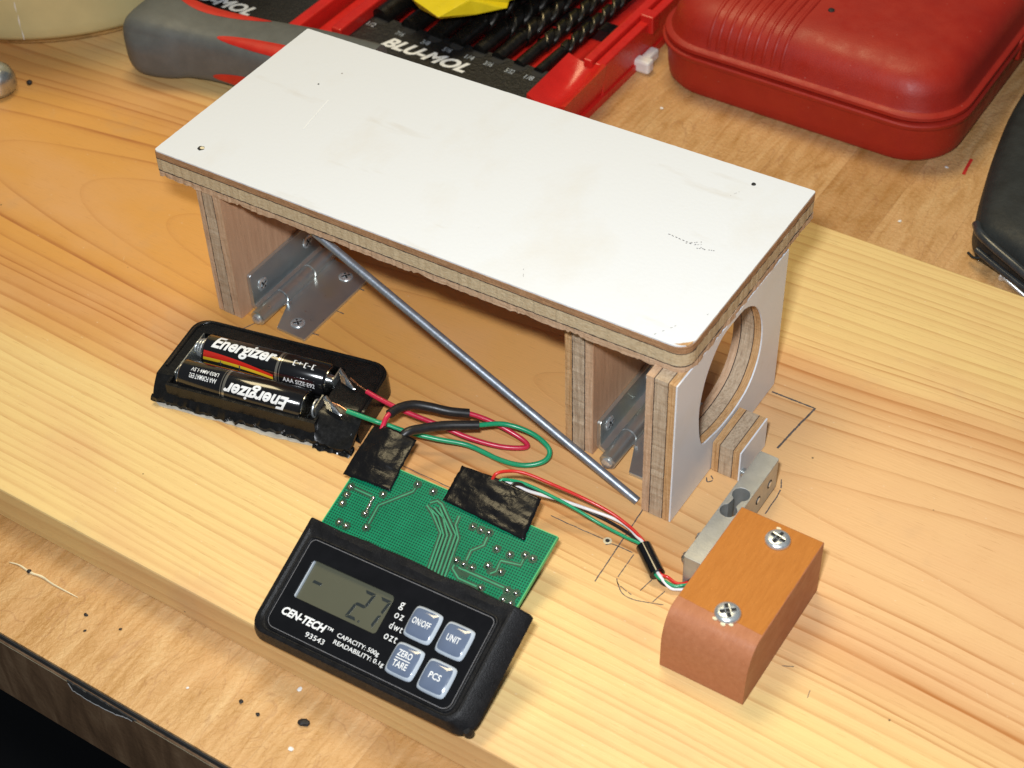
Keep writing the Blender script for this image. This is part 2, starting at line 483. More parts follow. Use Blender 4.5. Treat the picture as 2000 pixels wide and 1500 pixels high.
# ------------------------------------------------------------------ mesh helpers
class MB:
    """collects vertices and faces (drawing units); build() links them as one mesh object"""

    def __init__(s):
        s.v, s.f, s.uv, s.smooth = [], [], None, None

    def add(s, vs, fs):
        o = len(s.v)
        s.v += [Vector(v) for v in vs]
        s.f += [tuple(i + o for i in f) for f in fs]
        return s

    def box(s, x0, x1, y0, y1, z0, z1):
        return s.add([(x0, y0, z0), (x1, y0, z0), (x1, y1, z0), (x0, y1, z0), (x0, y0, z1), (x1, y0, z1), (x1, y1, z1), (x0, y1, z1)],
                     [(0, 3, 2, 1), (4, 5, 6, 7), (0, 1, 5, 4), (1, 2, 6, 5), (2, 3, 7, 6), (3, 0, 4, 7)])

    def loops(s, loops, cap0=True, cap1=True):
        n = len(loops[0])
        vs = [p for l in loops for p in l]
        fs = []
        for k in range(len(loops) - 1):
            for i in range(n):
                j = (i + 1) % n
                fs.append((k * n + i, k * n + j, (k + 1) * n + j, (k + 1) * n + i))
        if cap0:
            fs.append(tuple(range(n - 1, -1, -1)))
        if cap1:
            fs.append(tuple((len(loops) - 1) * n + i for i in range(n)))
        return s.add(vs, fs)

    def tube(s, path, r, n=10, sub=4, cap=True):
        pts = catmull(path, sub) if sub > 1 else [Vector(p) for p in path]
        rs = r if callable(r) else (lambda t: r)
        loops = []
        up = None
        for i, p in enumerate(pts):
            tg = (pts[min(i + 1, len(pts) - 1)] - pts[max(i - 1, 0)]).normalized()
            if up is None:
                up = Vector((0, 0, 1)) if abs(tg.z) < 0.9 else Vector((1, 0, 0))
            a = tg.cross(up).normalized()
            up = a.cross(tg).normalized()
            rad = rs(i / (len(pts) - 1))
            loops.append([p + a * (rad * cos(2 * pi * k / n)) + up * (rad * sin(2 * pi * k / n)) for k in range(n)])
        return s.loops(loops, cap, cap)

    def lathe(s, prof, n=24, M=None):
        """prof: list of (radius, height) round the local z axis"""
        M = M or Matrix()
        loops = [[M @ Vector((r * cos(2 * pi * k / n), r * sin(2 * pi * k / n), h)) for k in range(n)] for r, h in prof]
        return s.loops(loops)

    def prism(s, outer, h0, h1, to=None, holes=()):
        """outer/holes: 2D rings; to(a,b,h) maps to space"""
        import bmesh
        to = to or (lambda a, b, h: (a, b, h))
        bm = bmesh.new()
        rings = [outer] + list(holes)
        edges = []
        for ring in rings:
            vv = [bm.verts.new((p[0], p[1], 0)) for p in ring]
            for i in range(len(vv)):
                edges.append(bm.edges.new((vv[i], vv[(i + 1) % len(vv)])))
        bmesh.ops.triangle_fill(bm, edges=edges, use_beauty=True, normal=(0, 0, 1))
        bm.verts.index_update()
        vs = [(v.co.x, v.co.y) for v in bm.verts]
        tris = []
        for f in bm.faces:
            ids = [v.index for v in f.verts]
            if f.normal.z < 0:
                ids.reverse()
            tris.append(ids)
        bm.free()
        n = len(vs)
        V3 = [to(a, b, h0) for a, b in vs] + [to(a, b, h1) for a, b in vs]
        F = [tuple(reversed(t)) for t in tris] + [tuple(i + n for i in t) for t in tris]
        o = 0
        for q, ring in enumerate(rings):
            m = len(ring)
            ar = sum(ring[i][0] * ring[(i + 1) % m][1] - ring[(i + 1) % m][0] * ring[i][1] for i in range(m))
            for i in range(m):
                a, b = o + i, o + (i + 1) % m
                if (ar > 0) == (q == 0):
                    F.append((a, b, b + n, a + n))
                else:
                    F.append((b, a, a + n, b + n))
            o += m
        return s.add(V3, F)

    def xf(s, Mx):
        s.v = [Mx @ v for v in s.v]
        return s

    def build(s, name, mat, parent=None, smooth=None, bevel=0.0, label=None, uvs=None, kind=None, origin=None):
        vs = [v * S for v in s.v]
        lo = Vector([min(v[i] for v in vs) for i in range(3)])
        hi = Vector([max(v[i] for v in vs) for i in range(3)])
        og = Vector(origin) * S if origin else Vector(((lo.x + hi.x) / 2, (lo.y + hi.y) / 2, lo.z))
        me = bpy.data.meshes.new(name)
        me.from_pydata([v - og for v in vs], [], s.f)
        if uvs:
            l = me.uv_layers.new(name='UVMap')
            for lp in me.loops:
                l.data[lp.index].uv = uvs[lp.vertex_index]
        me.materials.append(MAT[mat])
        if smooth:
            me.shade_smooth()
            me.set_sharp_from_angle(angle=radians(smooth))
        me.update()
        o = bpy.data.objects.new(name, me)
        sc.collection.objects.link(o)
        put(o, Matrix.Translation(og), parent)
        if bevel:
            b = o.modifiers.new('bevel', 'BEVEL')
            b.width = bevel * S
            b.segments = 2
            b.limit_method = 'ANGLE'
            b.angle_limit = radians(40)
        if label:
            o['label'] = label
        if kind:
            o['kind'] = kind
        return o


WM = {}


def put(o, Mw, parent=None):
    """places o at the world matrix Mw (metres), keeping it under its parent"""
    if parent is not None:
        o.parent = parent
        o.matrix_parent_inverse = WM[parent.name].inverted()
    o.matrix_basis = Mw
    WM[o.name] = Mw.copy()


def inst(me, name, Mu, parent=None, label=None):
    """another object that shares mesh data; Mu is in drawing units"""
    o = bpy.data.objects.new(name, me)
    sc.collection.objects.link(o)
    L = Mu.to_translation() * S
    Mm = Mu.to_3x3().to_4x4()
    Mm.translation = L
    put(o, Mm, parent)
    if label:
        o['label'] = label
    return o


def thing(name, label, cat, loc, group=None, Mx=None, kind=None):
    o = bpy.data.objects.new(name, None)
    sc.collection.objects.link(o)
    o.empty_display_size = 0.01
    put(o, Matrix.Translation(Vector(loc) * S))
    tag(o, label, cat, group, kind)
    return o


def tag(o, label, cat, group=None, kind=None):
    o['label'] = label
    if cat:
        o['category'] = cat
    if group:
        o['group'] = group
    if kind:
        o['kind'] = kind
    return o


def catmull(P, sub):
    P = [Vector(p) for p in P]
    if len(P) < 3:
        return [P[0].lerp(P[-1], i / sub) for i in range(sub + 1)]
    Q = [P[0] * 2 - P[1]] + P + [P[-1] * 2 - P[-2]]
    out = []
    for i in range(1, len(Q) - 2):
        a, b, c, d = Q[i - 1], Q[i], Q[i + 1], Q[i + 2]
        for k in range(sub):
            t = k / sub
            out.append(0.5 * ((2 * b) + (c - a) * t + (2 * a - 5 * b + 4 * c - d) * t * t + (3 * b - a - 3 * c + d) * t ** 3))
    out.append(P[-1])
    return out


def nz(x, y=0.0, z=0.0):
    return noise.noise(Vector((x, y, z)))


def resample(ring, step):
    out = []
    n = len(ring)
    for i in range(n):
        a, b = Vector(ring[i]), Vector(ring[(i + 1) % n])
        k = max(1, int((b - a).length / step))
        for j in range(k):
            out.append(a.lerp(b, j / k))
    return out


def rough_ring(ring, step, amp, freq, seed, which=None):
    """a 2D ring resampled and frayed; which(p) scales the fraying"""
    pts = resample(ring, step)
    n = len(pts)
    out = []
    for i, p in enumerate(pts):
        t = (pts[(i + 1) % n] - pts[i - 1])
        nn = Vector((t.y, -t.x)).normalized() if t.length > 1e-6 else Vector((0, 0))
        w = which(p) if which else 1
        d = nz(p.x * freq, p.y * freq, seed) + 0.6 * nz(p.x * freq * 3.1, p.y * freq * 3.1, seed + 9)
        out.append((p.x + nn.x * d * amp * w, p.y + nn.y * d * amp * w))
    return out


def rrect(x0, x1, y0, y1, r, n=5, m=1):
    """rounded rectangle ring; r one number or four: (x0y0, x1y0, x1y1, x0y1)"""
    if not isinstance(r, (tuple, list)):
        r = (r,) * 4
    C = [(x0 + r[0], y0 + r[0], pi, r[0]), (x1 - r[1], y0 + r[1], 1.5 * pi, r[1]), (x1 - r[2], y1 - r[2], 0, r[2]), (x0 + r[3], y1 - r[3], 0.5 * pi, r[3])]
    arcs = [[(cx + rr * cos(a + k * pi / 2 / n), cy + rr * sin(a + k * pi / 2 / n)) for k in range(n + 1)] for cx, cy, a, rr in C]
    out = []
    for i in range(4):
        out += arcs[i]
        a, b = arcs[i][-1], arcs[(i + 1) % 4][0]
        for k in range(1, m):
            t = k / m
            out.append((a[0] + (b[0] - a[0]) * t, a[1] + (b[1] - a[1]) * t))
    return out


def ribbon(pts, w, to, closed=False):
    """flat strip along a 2D polyline; to(a,b) maps to space"""
    P = [Vector(p) for p in pts]
    mb = MB()
    vs, fs = [], []
    for i, p in enumerate(P):
        t = P[min(i + 1, len(P) - 1)] - P[max(i - 1, 0)]
        n = Vector((-t.y, t.x)).normalized() * (w / 2)
        vs += [to(p.x + n.x, p.y + n.y), to(p.x - n.x, p.y - n.y)]
    for i in range(len(P) - 1):
        fs.append((2 * i, 2 * i + 1, 2 * i + 3, 2 * i + 2))
    return mb.add(vs, fs)


def text_mb(body, x0, y0, w, h, to, shear=0.0, bold=0.0, sub=0, flip=False, spacing=1.0):
    """lettering fitted into the box x0..x0+w, y0..y0+h; to(a,b) maps to space"""
    cu = bpy.data.curves.new('lettering', 'FONT')
    cu.body = body
    cu.shear = shear
    cu.offset = bold
    cu.space_character = spacing
    cu.resolution_u = 3
    ob = bpy.data.objects.new('lettering', cu)
    sc.collection.objects.link(ob)
    bpy.context.view_layer.update()
    me = bpy.data.meshes.new_from_object(ob.evaluated_get(bpy.context.evaluated_depsgraph_get()))
    import bmesh
    bm = bmesh.new()
    bm.from_mesh(me)
    if sub:
        bmesh.ops.triangulate(bm, faces=bm.faces[:])
        bmesh.ops.subdivide_edges(bm, edges=bm.edges[:], cuts=sub, use_grid_fill=True)
    bm.verts.index_update()
    xs = [v.co.x for v in bm.verts]
    ys = [v.co.y for v in bm.verts]
    ax, bx, ay, by = min(xs), max(xs), min(ys), max(ys)
    vs = []
    for v in bm.verts:
        a = (v.co.x - ax) / (bx - ax)
        b = (v.co.y - ay) / (by - ay)
        vs.append(to(x0 + a * w, y0 + b * h))
    fs = [tuple(v.index for v in f.verts) for f in bm.faces]
    if flip:
        fs = [tuple(reversed(f)) for f in fs]
    bm.free()
    bpy.data.objects.remove(ob)
    bpy.data.meshes.remove(me)
    bpy.data.curves.remove(cu)
    return MB().add(vs, fs)


def frame_u(rv, o):
    v = Vector(rv)
    return Matrix.Translation(Vector(o)) @ Matrix.Rotation(v.length, 4, v.normalized())


# shared screw head: dome with a cross recess, lying in local z
def screw_mesh(name, r, hgt, mat='screw_steel'):
    mb = MB()
    prof = [(r * 0.97, 0.0), (r, hgt * 0.25), (r * 0.93, hgt * 0.62), (r * 0.72, hgt * 0.92), (r * 0.5, hgt)]
    mb.lathe(prof, 28)
    o = mb.build(name, mat, None, smooth=50, origin=(0, 0, 0))
    me = o.data
    bpy.data.objects.remove(o)
    c = MB()
    w, l = r * 0.13, r * 0.62
    for a in (0.5, 0.5 + pi / 2):
        R = Matrix.Rotation(a, 4, 'Z')
        c.add([R @ Vector(p) for p in ((-l, -w, hgt + .05), (l, -w, hgt + .05), (l, w, hgt + .05), (-l, w, hgt + .05))], [(0, 1, 2, 3)])
        # bright walls of the recess
        for sgn in (-1, 1):
            c.add([R @ Vector(p) for p in ((-l, sgn * w, hgt + .02), (l, sgn * w, hgt + .02), (l * .8, sgn * w * 1.7, hgt + .14), (-l * .8, sgn * w * 1.7, hgt + .14))], [(0, 1, 2, 3)])
    oc = c.build('cross_recess', 'dark_recess', None, origin=(0, 0, 0))
    mc = oc.data
    mc.materials.append(MAT[mat])
    for i, p in enumerate(mc.polygons):
        p.material_index = 0 if i % 3 == 0 else 1
    bpy.data.objects.remove(oc)
    return me, mc


def screw(pair, Mu, parent, name='screw'):
    a = inst(pair[0], name, Mu, parent)
    inst(pair[1], 'cross_recess', Mu, a)
    return a

# ================================================================== setting
BZ = -18.15                       # top of the workbench
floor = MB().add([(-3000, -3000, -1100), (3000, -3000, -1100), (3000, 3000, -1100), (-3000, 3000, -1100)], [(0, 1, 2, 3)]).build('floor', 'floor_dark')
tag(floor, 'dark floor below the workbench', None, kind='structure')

bench = thing('workbench', 'workbench with wood-print laminate top and dark brown front edge', None, (100, 100, BZ), kind='structure')
MB().box(-700, 900, -157.6, 900, BZ - 3, BZ).build('laminate_top', 'bench_laminate', bench)
MB().box(-700, 900, -158.2, -152, BZ - 4.4, BZ - 1.2).build('edge_seam', 'dark_recess', bench)
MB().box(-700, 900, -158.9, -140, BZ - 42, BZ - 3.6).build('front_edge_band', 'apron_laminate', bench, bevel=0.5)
MB().box(-700, 900, -150, 880, BZ - 41.5, BZ - 3.1).build('core_board', 'floor_dark', bench)
# the chip broken out of the edge band
chip = rough_ring([(79, BZ - 3.3), (81, BZ - 7.5), (88, BZ - 8.2), (97, BZ - 7.4), (106, BZ - 5.0), (111, BZ - 3.3)], 1.0, 0.7, 0.5, 3)
MB().prism(chip, -159.2, -158.7, lambda a, b, h: (a, h, b)).build('chipped_edge', 'dark_recess', bench)
lp = [p for p in chip if p[1] < BZ - 3.9]
lp = sorted(lp, key=lambda p: p[0])
ribbon(lp, 0.55, lambda a, b: (a, -159.35, b)).build('chip_lip', 'white_scrap', bench)
ribbon([(a, BZ - 3.7 + 0.25 * nz(a * 0.3)) for a in range(-60, 240, 3)], 0.45, lambda a, b: (a, -159.15, b)).build('pale_edge_line', 'straw', bench)

# ------------------------------------------------------------------ pine board
pine = thing('pine_board', 'wide knotty-grained pine board lying across the workbench', 'board', (60, 28, -18.08))
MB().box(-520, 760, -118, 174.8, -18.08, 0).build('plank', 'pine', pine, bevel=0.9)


def pencil(pts, w=0.55, sub=8):
    q = catmull([(*p, 0) for p in pts], sub)
    tot = sum((q[i + 1] - q[i]).length for i in range(len(q) - 1))
    q = [Vector((p.x, p.y)) for p in q]
    fine = []
    for i in range(len(q) - 1):
        k = max(1, int((q[i + 1] - q[i]).length / 0.5))
        fine += [q[i].lerp(q[i + 1], t / k) for t in range(k)]
    mb = MB()
    seed = pts[0][0]
    # the lead skips over the soft grain, so the stroke breaks up and its width varies
    for i in range(len(fine) - 1):
        a, b = fine[i], fine[i + 1]
        g = 0.5 + 0.5 * nz(a.x * 0.9, a.y * 1.3, seed) + 0.35 * nz(a.x * 3.1, a.y * 3.1, seed)
        ww = w * min(1.15, 0.55 + 0.8 * g) * (0.9 if g > 0.12 else 0.0)
        if ww <= 0.02:
            continue
        o = Vector((0.15 * nz(a.x * .3, a.y * .3, 1), 0.15 * nz(a.x * .3, a.y * .3, 2)))
        t = (b - a).normalized()
        n = Vector((-t.y, t.x)) * (ww / 2)
        P = [a + n + o, a - n + o, b - n + o, b + n + o]
        mb.add([(p.x, p.y, 0.05) for p in P], [(0, 1, 2, 3)])
    if mb.v:
        mb.build('pencil_line', 'graphite', pine)


for pts, w in (([(231, 73.3), (240, 73.4), (248.9, 73.5)], 0.85), ([(248.9, 73.7), (247.3, 61), (245.9, 47)], 0.95), ([(218.4, -1.6), (219.5, -20), (220.8, -42.2)], 0.5),
               ([(226.2, -24.2), (226.3, -30), (226.5, -36.5)], 0.42), ([(226.5, -36.5), (228.2, -38.4), (231, -39.2), (234.8, -40.2)], 0.4),
               ([(227.2, -37.5), (231.2, -41), (236.5, -41.4), (246.4, -37.9)], 0.4), ([(254.1, 34.4), (256.3, 28.4), (256.6, 15.8)], 0.5),
               ([(230.6, 21.1), (231.9, 19.4), (233.2, 21.3), (231.3, 23)], 0.5), ([(215.5, -25.5), (218, -23.9), (225.8, -23.7)], 0.45),
               ([(59.5, 24.5), (63.9, 24.6)], 0.6), ([(59.2, 8.6), (63.0, 9.2)], 0.6), ([(59.0, 40.4), (62.3, 40.4)], 0.6),
               ([(112.8, -32.2), (128, -31.5), (142.6, -31.6), (158.1, -31.1), (175, -28), (187.1, -24.9)], 0.42), ([(192, -24), (202, -23.9), (214, -23.6)], 0.42),
               ([(33, -6), (36.5, 3)], 0.5), ([(236, -37), (237.5, -28)], 0.4), ([(242, -39), (243.5, -32)], 0.4), ([(291, -40), (295, -38)], 0.35), ([(303, -44), (303.6, -47.5)], 0.25)):
    pencil(pts, w)
MB().lathe([(1.6, 0.02), (1.5, 0.12), (1.0, 0.16), (0.85, 0.07)], 14, Matrix.Translation((215.2, -23.5, 0))).build('nail_hole', 'straw', pine)
MB().lathe([(0.8, 0.0), (0.8, 0.13)], 12, Matrix.Translation((215.2, -23.5, 0))).build('nail_hole', 'dark_recess', pine)

# ================================================================== the plywood platform
HX, HY, TR = 0.0231, 0.0086, 0.0037
L, W, HT = 230.0, 96.5, 73.45


def TT(x, y, z):
    return (cos(TR) * x - sin(TR) * y, sin(TR) * x + cos(TR) * y, z + HX * x + HY * y)


def under(x, y):
    return HT - 12.17 + HX * x + HY * y


plat = thing('plywood_platform', 'low white-topped plywood platform standing on plywood legs on the pine board', 'platform', (120, 40, 0))
top_ring = rrect(0, L, 0, W, (1.2, 5.5, 1.0, 1.0), 6)
skin_ring = rrect(0.15, L - 0.2, 0.15, W - 0.1, (1.4, 6.2, 0.8, 0.8), 6)
tt = MB().prism(rough_ring(skin_ring, 1.6, 0.10, 0.5, 1), HT - 0.55, HT, TT).build('tabletop', 'white_laminate', plat, label='scuffed white laminate top with pencil marks')


def top_layer(z0, z1, mat, amp, inset, seed, torn=0.0):
    r = rrect(inset, L - inset, inset, W - inset, (1.2, 5.5, 1, 1), 6)
    r = rough_ring(r, 1.0, amp, 0.45, seed)

    def to(a, b, h):
        if torn and h == z0:
            k = max(0.0, nz(a * 0.11, b * 0.11, 5) + 0.12) * (1.0 + 1.6 * nz(a * 0.8, b * 0.8, 8)) + 0.22 * nz(a * 0.35, b * 0.35, 2)
            h += max(-0.3, k) * torn
        return TT(a, b, h)
    MB().prism(r, z0, z1, to).build('veneer_layer', mat, tt)


top_layer(HT - 3.3, HT - 0.56, 'ply_brown_flat', 0.12, 0.0, 2)
top_layer(HT - 3.72, HT - 3.31, 'glue_line', 0.22, 0.04, 3)
top_layer(HT - 8.9, HT - 3.73, 'ply_core_flat', 0.22, 0.05, 4)
top_layer(HT - 9.32, HT - 8.91, 'glue_line', 0.25, 0.02, 5)
top_layer(HT - 12.17, HT - 9.33, 'ply_pink_flat', 0.42, 0.0, 6, torn=1.5)


def on_top(pts, w, name='pencil_mark', mat='graphite', sub=3):
    q = catmull([(*p, 0) for p in pts], sub)
    q = [(p.x + 0.15 * nz(p.x, p.y, 3), p.y + 0.15 * nz(p.x, p.y, 4)) for p in q]
    # pencil skips over the grained surface: short dashes
    return ribbon(q, w, lambda a, b: (a, b, HT + HX * a + HY * b + 0.07)).build(name, mat, tt)


rnd = random.Random(3)
for a, b in (((195.3, 50.4), (207, 49.3)), ((207.6, 48.2), (214, 50.1)), ((203, 48.8), (207.8, 52.3)), ((206, 49.4), (208.6, 51.2)), ((204.5, 50.2), (211, 48.8))):
    n = 8
    for k in range(n):
        if rnd.random() < 0.72:
            p, q = [(a[0] + (b[0] - a[0]) * t, a[1] + (b[1] - a[1]) * t) for t in (k / n, (k + 0.6) / n)]
            on_top([p, q], 0.28, sub=2)
for a, b in (((215.8, 1.2), (222.7, 13)), ((222.7, 13), (229, 22.6)), ((160, 12), (164, 5)), ((206, 84), (204, 80))):
    for k in range(9):
        if rnd.random() < 0.5:
            p, q = [(a[0] + (b[0] - a[0]) * t, a[1] + (b[1] - a[1]) * t) for t in (k / 9, (k + 0.5) / 9)]
            on_top([p, q], 0.16, sub=2)
on_top([(42.7, 38.3), (41, 48), (39.4, 58.8)], 0.5, 'scratch', 'white_print')
for hx, hy, r in ((15.7, 9.7, 1.4), (208.3, 90.2, 0.9), (29, 65.8, 0.4)):
    hz = HT + HX * hx + HY * hy
    ring = [(hx + r * (1 + 0.3 * nz(k, hx)) * cos(k * pi / 7), hy + r * (1 + 0.3 * nz(k, hy)) * sin(k * pi / 7)) for k in range(14)]
    MB().prism(ring, hz - 0.2, hz + 0.08).build('screw_hole', 'dark_recess', tt)
    ring2 = [(hx + 0.35 + r * 0.7 * cos(k * pi / 5), hy + 0.3 + r * 0.55 * sin(k * pi / 5)) for k in range(10)]
    if r > 1:
        MB().prism(ring2, hz - 0.1, hz + 0.13).build('screw_hole', 'straw', tt)
# bare wood where the laminate has broken off the corner
cr = rough_ring([(224.4, 0.8), (227.4, 1.5), (229.2, 3.2), (229.7, 5.6), (228.2, 3.9), (226.6, 2.4)], 0.6, 0.25, 1.0, 4)
MB().prism(cr, HT - 0.3, HT + 0.07, TT).build('chipped_corner', 'ply_brown_upright', tt)


def leg(layers, y0, y1, z0, z1, seed, holes=(), face=None, skin=None, tilt=0.0, name='leg', label=None):
    """a plywood upright: layers = (x0, x1, material, fray); the first is the part, the rest its sub-parts"""
    ring = [(y0, z0), (y1, z0), (y1, z1), (y0, z1)]
    root = None
    for i, (xa, xb, mat, amp) in enumerate(layers):
        ins = 0.03 if mat == 'glue_line' else 0.0
        rg = [(y0 + ins, z0 + ins), (y1 - ins, z0 + ins), (y1 - ins, z1), (y0 + ins, z1)]
        rr = rough_ring(rg, 1.2, amp, 0.4, seed + i, lambda p: 0.0 if p[1] > z1 - 1 else 1)
        hh = [rough_ring(h, 1.2, amp * 0.7, 0.35, seed + i + 30) for h in holes]
        mb = MB().prism(rr, xa, xb, lambda a, b, h: (h, a, b), hh)
        o = mb.build(name if root is None else 'veneer_layer', mat, plat if root is None else root)
        if root is None:
            root = o
            if label:
                o['label'] = label
    return root


PI2 = 'ply_pink_upright'
leg([(17.9, 20.4, 'ply_pink_upright', 0.12), (20.41, 20.75, 'glue_line', 0.2), (20.76, 25.6, 'ply_core_upright', 0.25), (25.61, 25.9, 'glue_line', 0.2), (25.91, 29.4, PI2, 0.12), (29.41, 29.8, 'pink_veneer', 0.0)],
    0.9, 78, 0.2, under(24, 40) + 0.2, 11)
leg([(177.9, 180.7, 'ply_brown_upright', 0.15), (180.71, 181.05, 'glue_line', 0.25), (181.06, 185.9, 'ply_core_upright', 0.3), (185.91, 186.25, 'glue_line', 0.25), (186.26, 189.2, PI2, 0.15), (189.21, 189.6, 'pink_veneer', 0.0)],
    9.3, 74, 0.4, under(184, 40) + 0.2, 23)
# the big hole sawn through the outer leg
hp = [(36.8, 66.0), (27, 64.4), (20.2, 59.5), (15.2, 52), (12.6, 42), (13.3, 32), (14.8, 25), (17.4, 20.2), (24, 18.2), (33, 16.3), (44, 16.2), (53.5, 19.2), (59.3, 26.5), (61.2, 36), (59.4, 47), (54, 57), (46, 63.5)]
hole = [(p.x, p.y) for p in catmull([(a, b, 0) for a, b in hp] + [(*hp[0], 0)], 3)][:-1]
hole = [(a, min(b, 65.0)) for a, b in hole]
leg([(218.2, 221.1, PI2, 0.15), (221.11, 221.45, 'glue_line', 0.25), (221.46, 226.3, 'ply_core_upright', 0.3), (226.31, 226.6, 'glue_line', 0.25), (226.61, 229.3, 'ply_brown_upright', 0.15), (229.31, 229.9, 'white_laminate', 0.05)],
    -4.9, 77.2, 0.5, under(225, 36) + 0.3, 37, [hole], label='outer leg with a big sawn hole and a white laminate face')
# little plywood foot that hands the load to the load cell
fz = [(230.2, 232.9, 'ply_brown_upright', 0.1), (232.91, 233.2, 'glue_line', 0.2), (233.21, 238.2, 'ply_core_upright', 0.25), (238.21, 238.5, 'glue_line', 0.2), (238.51, 241.0, 'ply_brown_upright', 0.1), (241.01, 241.6, 'white_laminate', 0.03)]
leg(fz, 25.2, 46, 0.4, 14.6, 51, name='load_foot', label='small plywood block fixed low on the outer leg')
MB().tube([(215.4, -2.9, 1.2), (80.8, 5.0, 54.9), (61.5, 6.2, 62.6)], 1.65, 14, 1).build('brace_rod', 'rod_steel', plat, smooth=60, label='thin grey steel rod bracing the platform diagonally')

# ------------------------------------------------------------------ hinges
SCR_H = screw_mesh('screw_head', 3.0, 0.7)


def hinge(dx, dy, label, ztop, glue=False):
    h = thing('butt_hinge', label, 'hinge', (40 + dx, 26 + dy, 0), 'steel hinges under the platform')
    X, Y = dx, dy
    vl = [(7.2 + Y, 3.5), (7.2 + Y, ztop - 0.6), (8.0 + Y, ztop), (51 + Y, ztop), (51 + Y, 3.5)]
    MB().prism(vl, 30.0 + X, 31.7 + X, lambda a, b, q: (q, a, b)).build('upright_leaf', 'hinge_steel', h, bevel=0.25)
    # the leaf curls down into its knuckle
    curl = [(30.1, 4.0), (30.1, 2.6), (33.0, 0.9), (36.5, 0.4), (36.5, 1.6), (33.8, 2.2), (31.7, 3.6)]
    for ya, yb in ((7.2, 50.8),):
        MB().prism([(a + X, b) for a, b in curl], ya + Y, yb + Y, lambda a, b, q: (a, q, b)).build('leaf_curl', 'hinge_steel', h, smooth=40)
    bl = [(60.2, 3.0), (60.2, 48.5), (41.4, 48.5), (41.4, 15.4), (46.2, 3.0)]
    MB().prism([(a + X, b + Y) for a, b in bl], 0.1, 1.5).build('base_leaf', 'hinge_steel', h, bevel=0.25)
    bc = [(36.8, 0.6), (42.6, 0.15), (42.6, 1.45), (39, 2.2)]
    MB().prism([(a + X, b) for a, b in bc], 15.6 + Y, 48.4 + Y, lambda a, b, q: (a, q, b)).build('leaf_curl', 'hinge_steel', h)
    for ya, yb in ((1.2, 16.6), (16.9, 34.9), (35.2, 51)):
        Mx = Matrix.Translation((38 + X, ya + Y, 3.6)) @ Matrix.Rotation(-pi / 2, 4, 'X')
        l = yb - ya
        MB().lathe([(2.9, 0), (3.3, 0.3), (3.3, l - 0.3), (2.9, l)], 22, Mx).build('knuckle', 'hinge_steel', h, smooth=35)
    Mx = Matrix.Translation((38 + X, 0.4 + Y, 3.6)) @ Matrix.Rotation(-pi / 2, 4, 'X')
    MB().lathe([(1.0, -0.5), (1.9, -0.2), (2.2, 0.8), (2.2, 50)], 18, Mx).build('pin', 'screw_steel', h, smooth=50)
    for y, z in ((13.6, 10.2), (43.4, 11.2)):
        screw(SCR_H, Matrix.Translation((31.75 + X, y + Y, z)) @ Matrix.Rotation(pi / 2, 4, 'Y'), h)
    for x, y in ((52.0, 9.2), (51.4, 42.2)):
        screw(SCR_H, Matrix.Translation((x + X, y + Y, 1.55)) @ Matrix.Rotation(0.4, 4, 'Z'), h)
    return h


hinge(0, 0, 'steel butt hinge at the foot of the left leg', 18.6)
hinge(159.7, 4.6, 'steel butt hinge between the middle leg and the outer leg', 15.4)

# ------------------------------------------------------------------ load cell
cell = thing('load_cell', 'slim aluminium load cell bar with two drilled holes beside the wooden block', 'load cell', (250.5, 0, 1.5))
cx0, cx1, cy0, cy1 = 246.8, 254.4, -27.6, 29.5


def circ(cx, cy, r, n=20, a0=0.0):
    return [(cx + r * cos(a0 + 2 * pi * k / n), cy + r * sin(a0 + 2 * pi * k / n)) for k in range(n)]


# two overlapping round holes make one keyhole-shaped opening
c1, r1, c2, r2 = (250.7, 7.2), 3.15, (250.3, -1.6), 3.0
opening = [(c1[0] + r1 * cos(a), c1[1] + r1 * sin(a)) for a in [radians(-62 + k * (304 / 20)) for k in range(21)]]
opening += [(c2[0] + r2 * cos(a), c2[1] + r2 * sin(a)) for a in [radians(118 + k * (304 / 20)) for k in range(21)]]
MB().prism(rrect(cx0, cx1, cy0, cy1, 0.8, 3), 1.5, 15.5, None, [opening]).build('bar', 'aluminium', cell, smooth=35, bevel=0.22)
BOLT = screw_mesh('bolt_head', 2.5, 2.4, 'zinc_steel')
for y in (-22.5, -12.5):
    screw(BOLT, Matrix.Translation((cx0 - 0.02, y, 8.8)) @ Matrix.Rotation(-pi / 2, 4, 'Y'), cell, 'bolt')
    MB().lathe([(2.6, 0), (2.6, 2.2)], 16, Matrix.Translation((cx1 + 0.03, y, 8.8)) @ Matrix.Rotation(pi / 2, 4, 'Y')).build('spacer', 'zinc_steel', cell, smooth=40)
for y in (22.8, 13.8):
    Mx = Matrix.Translation((cx1 + 0.02, y, 8.4)) @ Matrix.Rotation(pi / 2, 4, 'Y')
    MB().lathe([(1.75, 0), (1.75, 0.06)], 16, Mx).build('screw_hole', 'dark_recess', cell)
    MB().lathe([(1.1, 0), (1.15, 0.25), (0.7, 0.4)], 14, Mx).build('screw_end', 'screw_steel', cell, smooth=50)
MB().lathe([(1.6, 0), (1.6, 5.2)], 16, Matrix.Translation((241.65, 27.4, 3.4)) @ Matrix.Rotation(pi / 2, 4, 'Y')).build('load_screw', 'zinc_steel', cell, smooth=40)

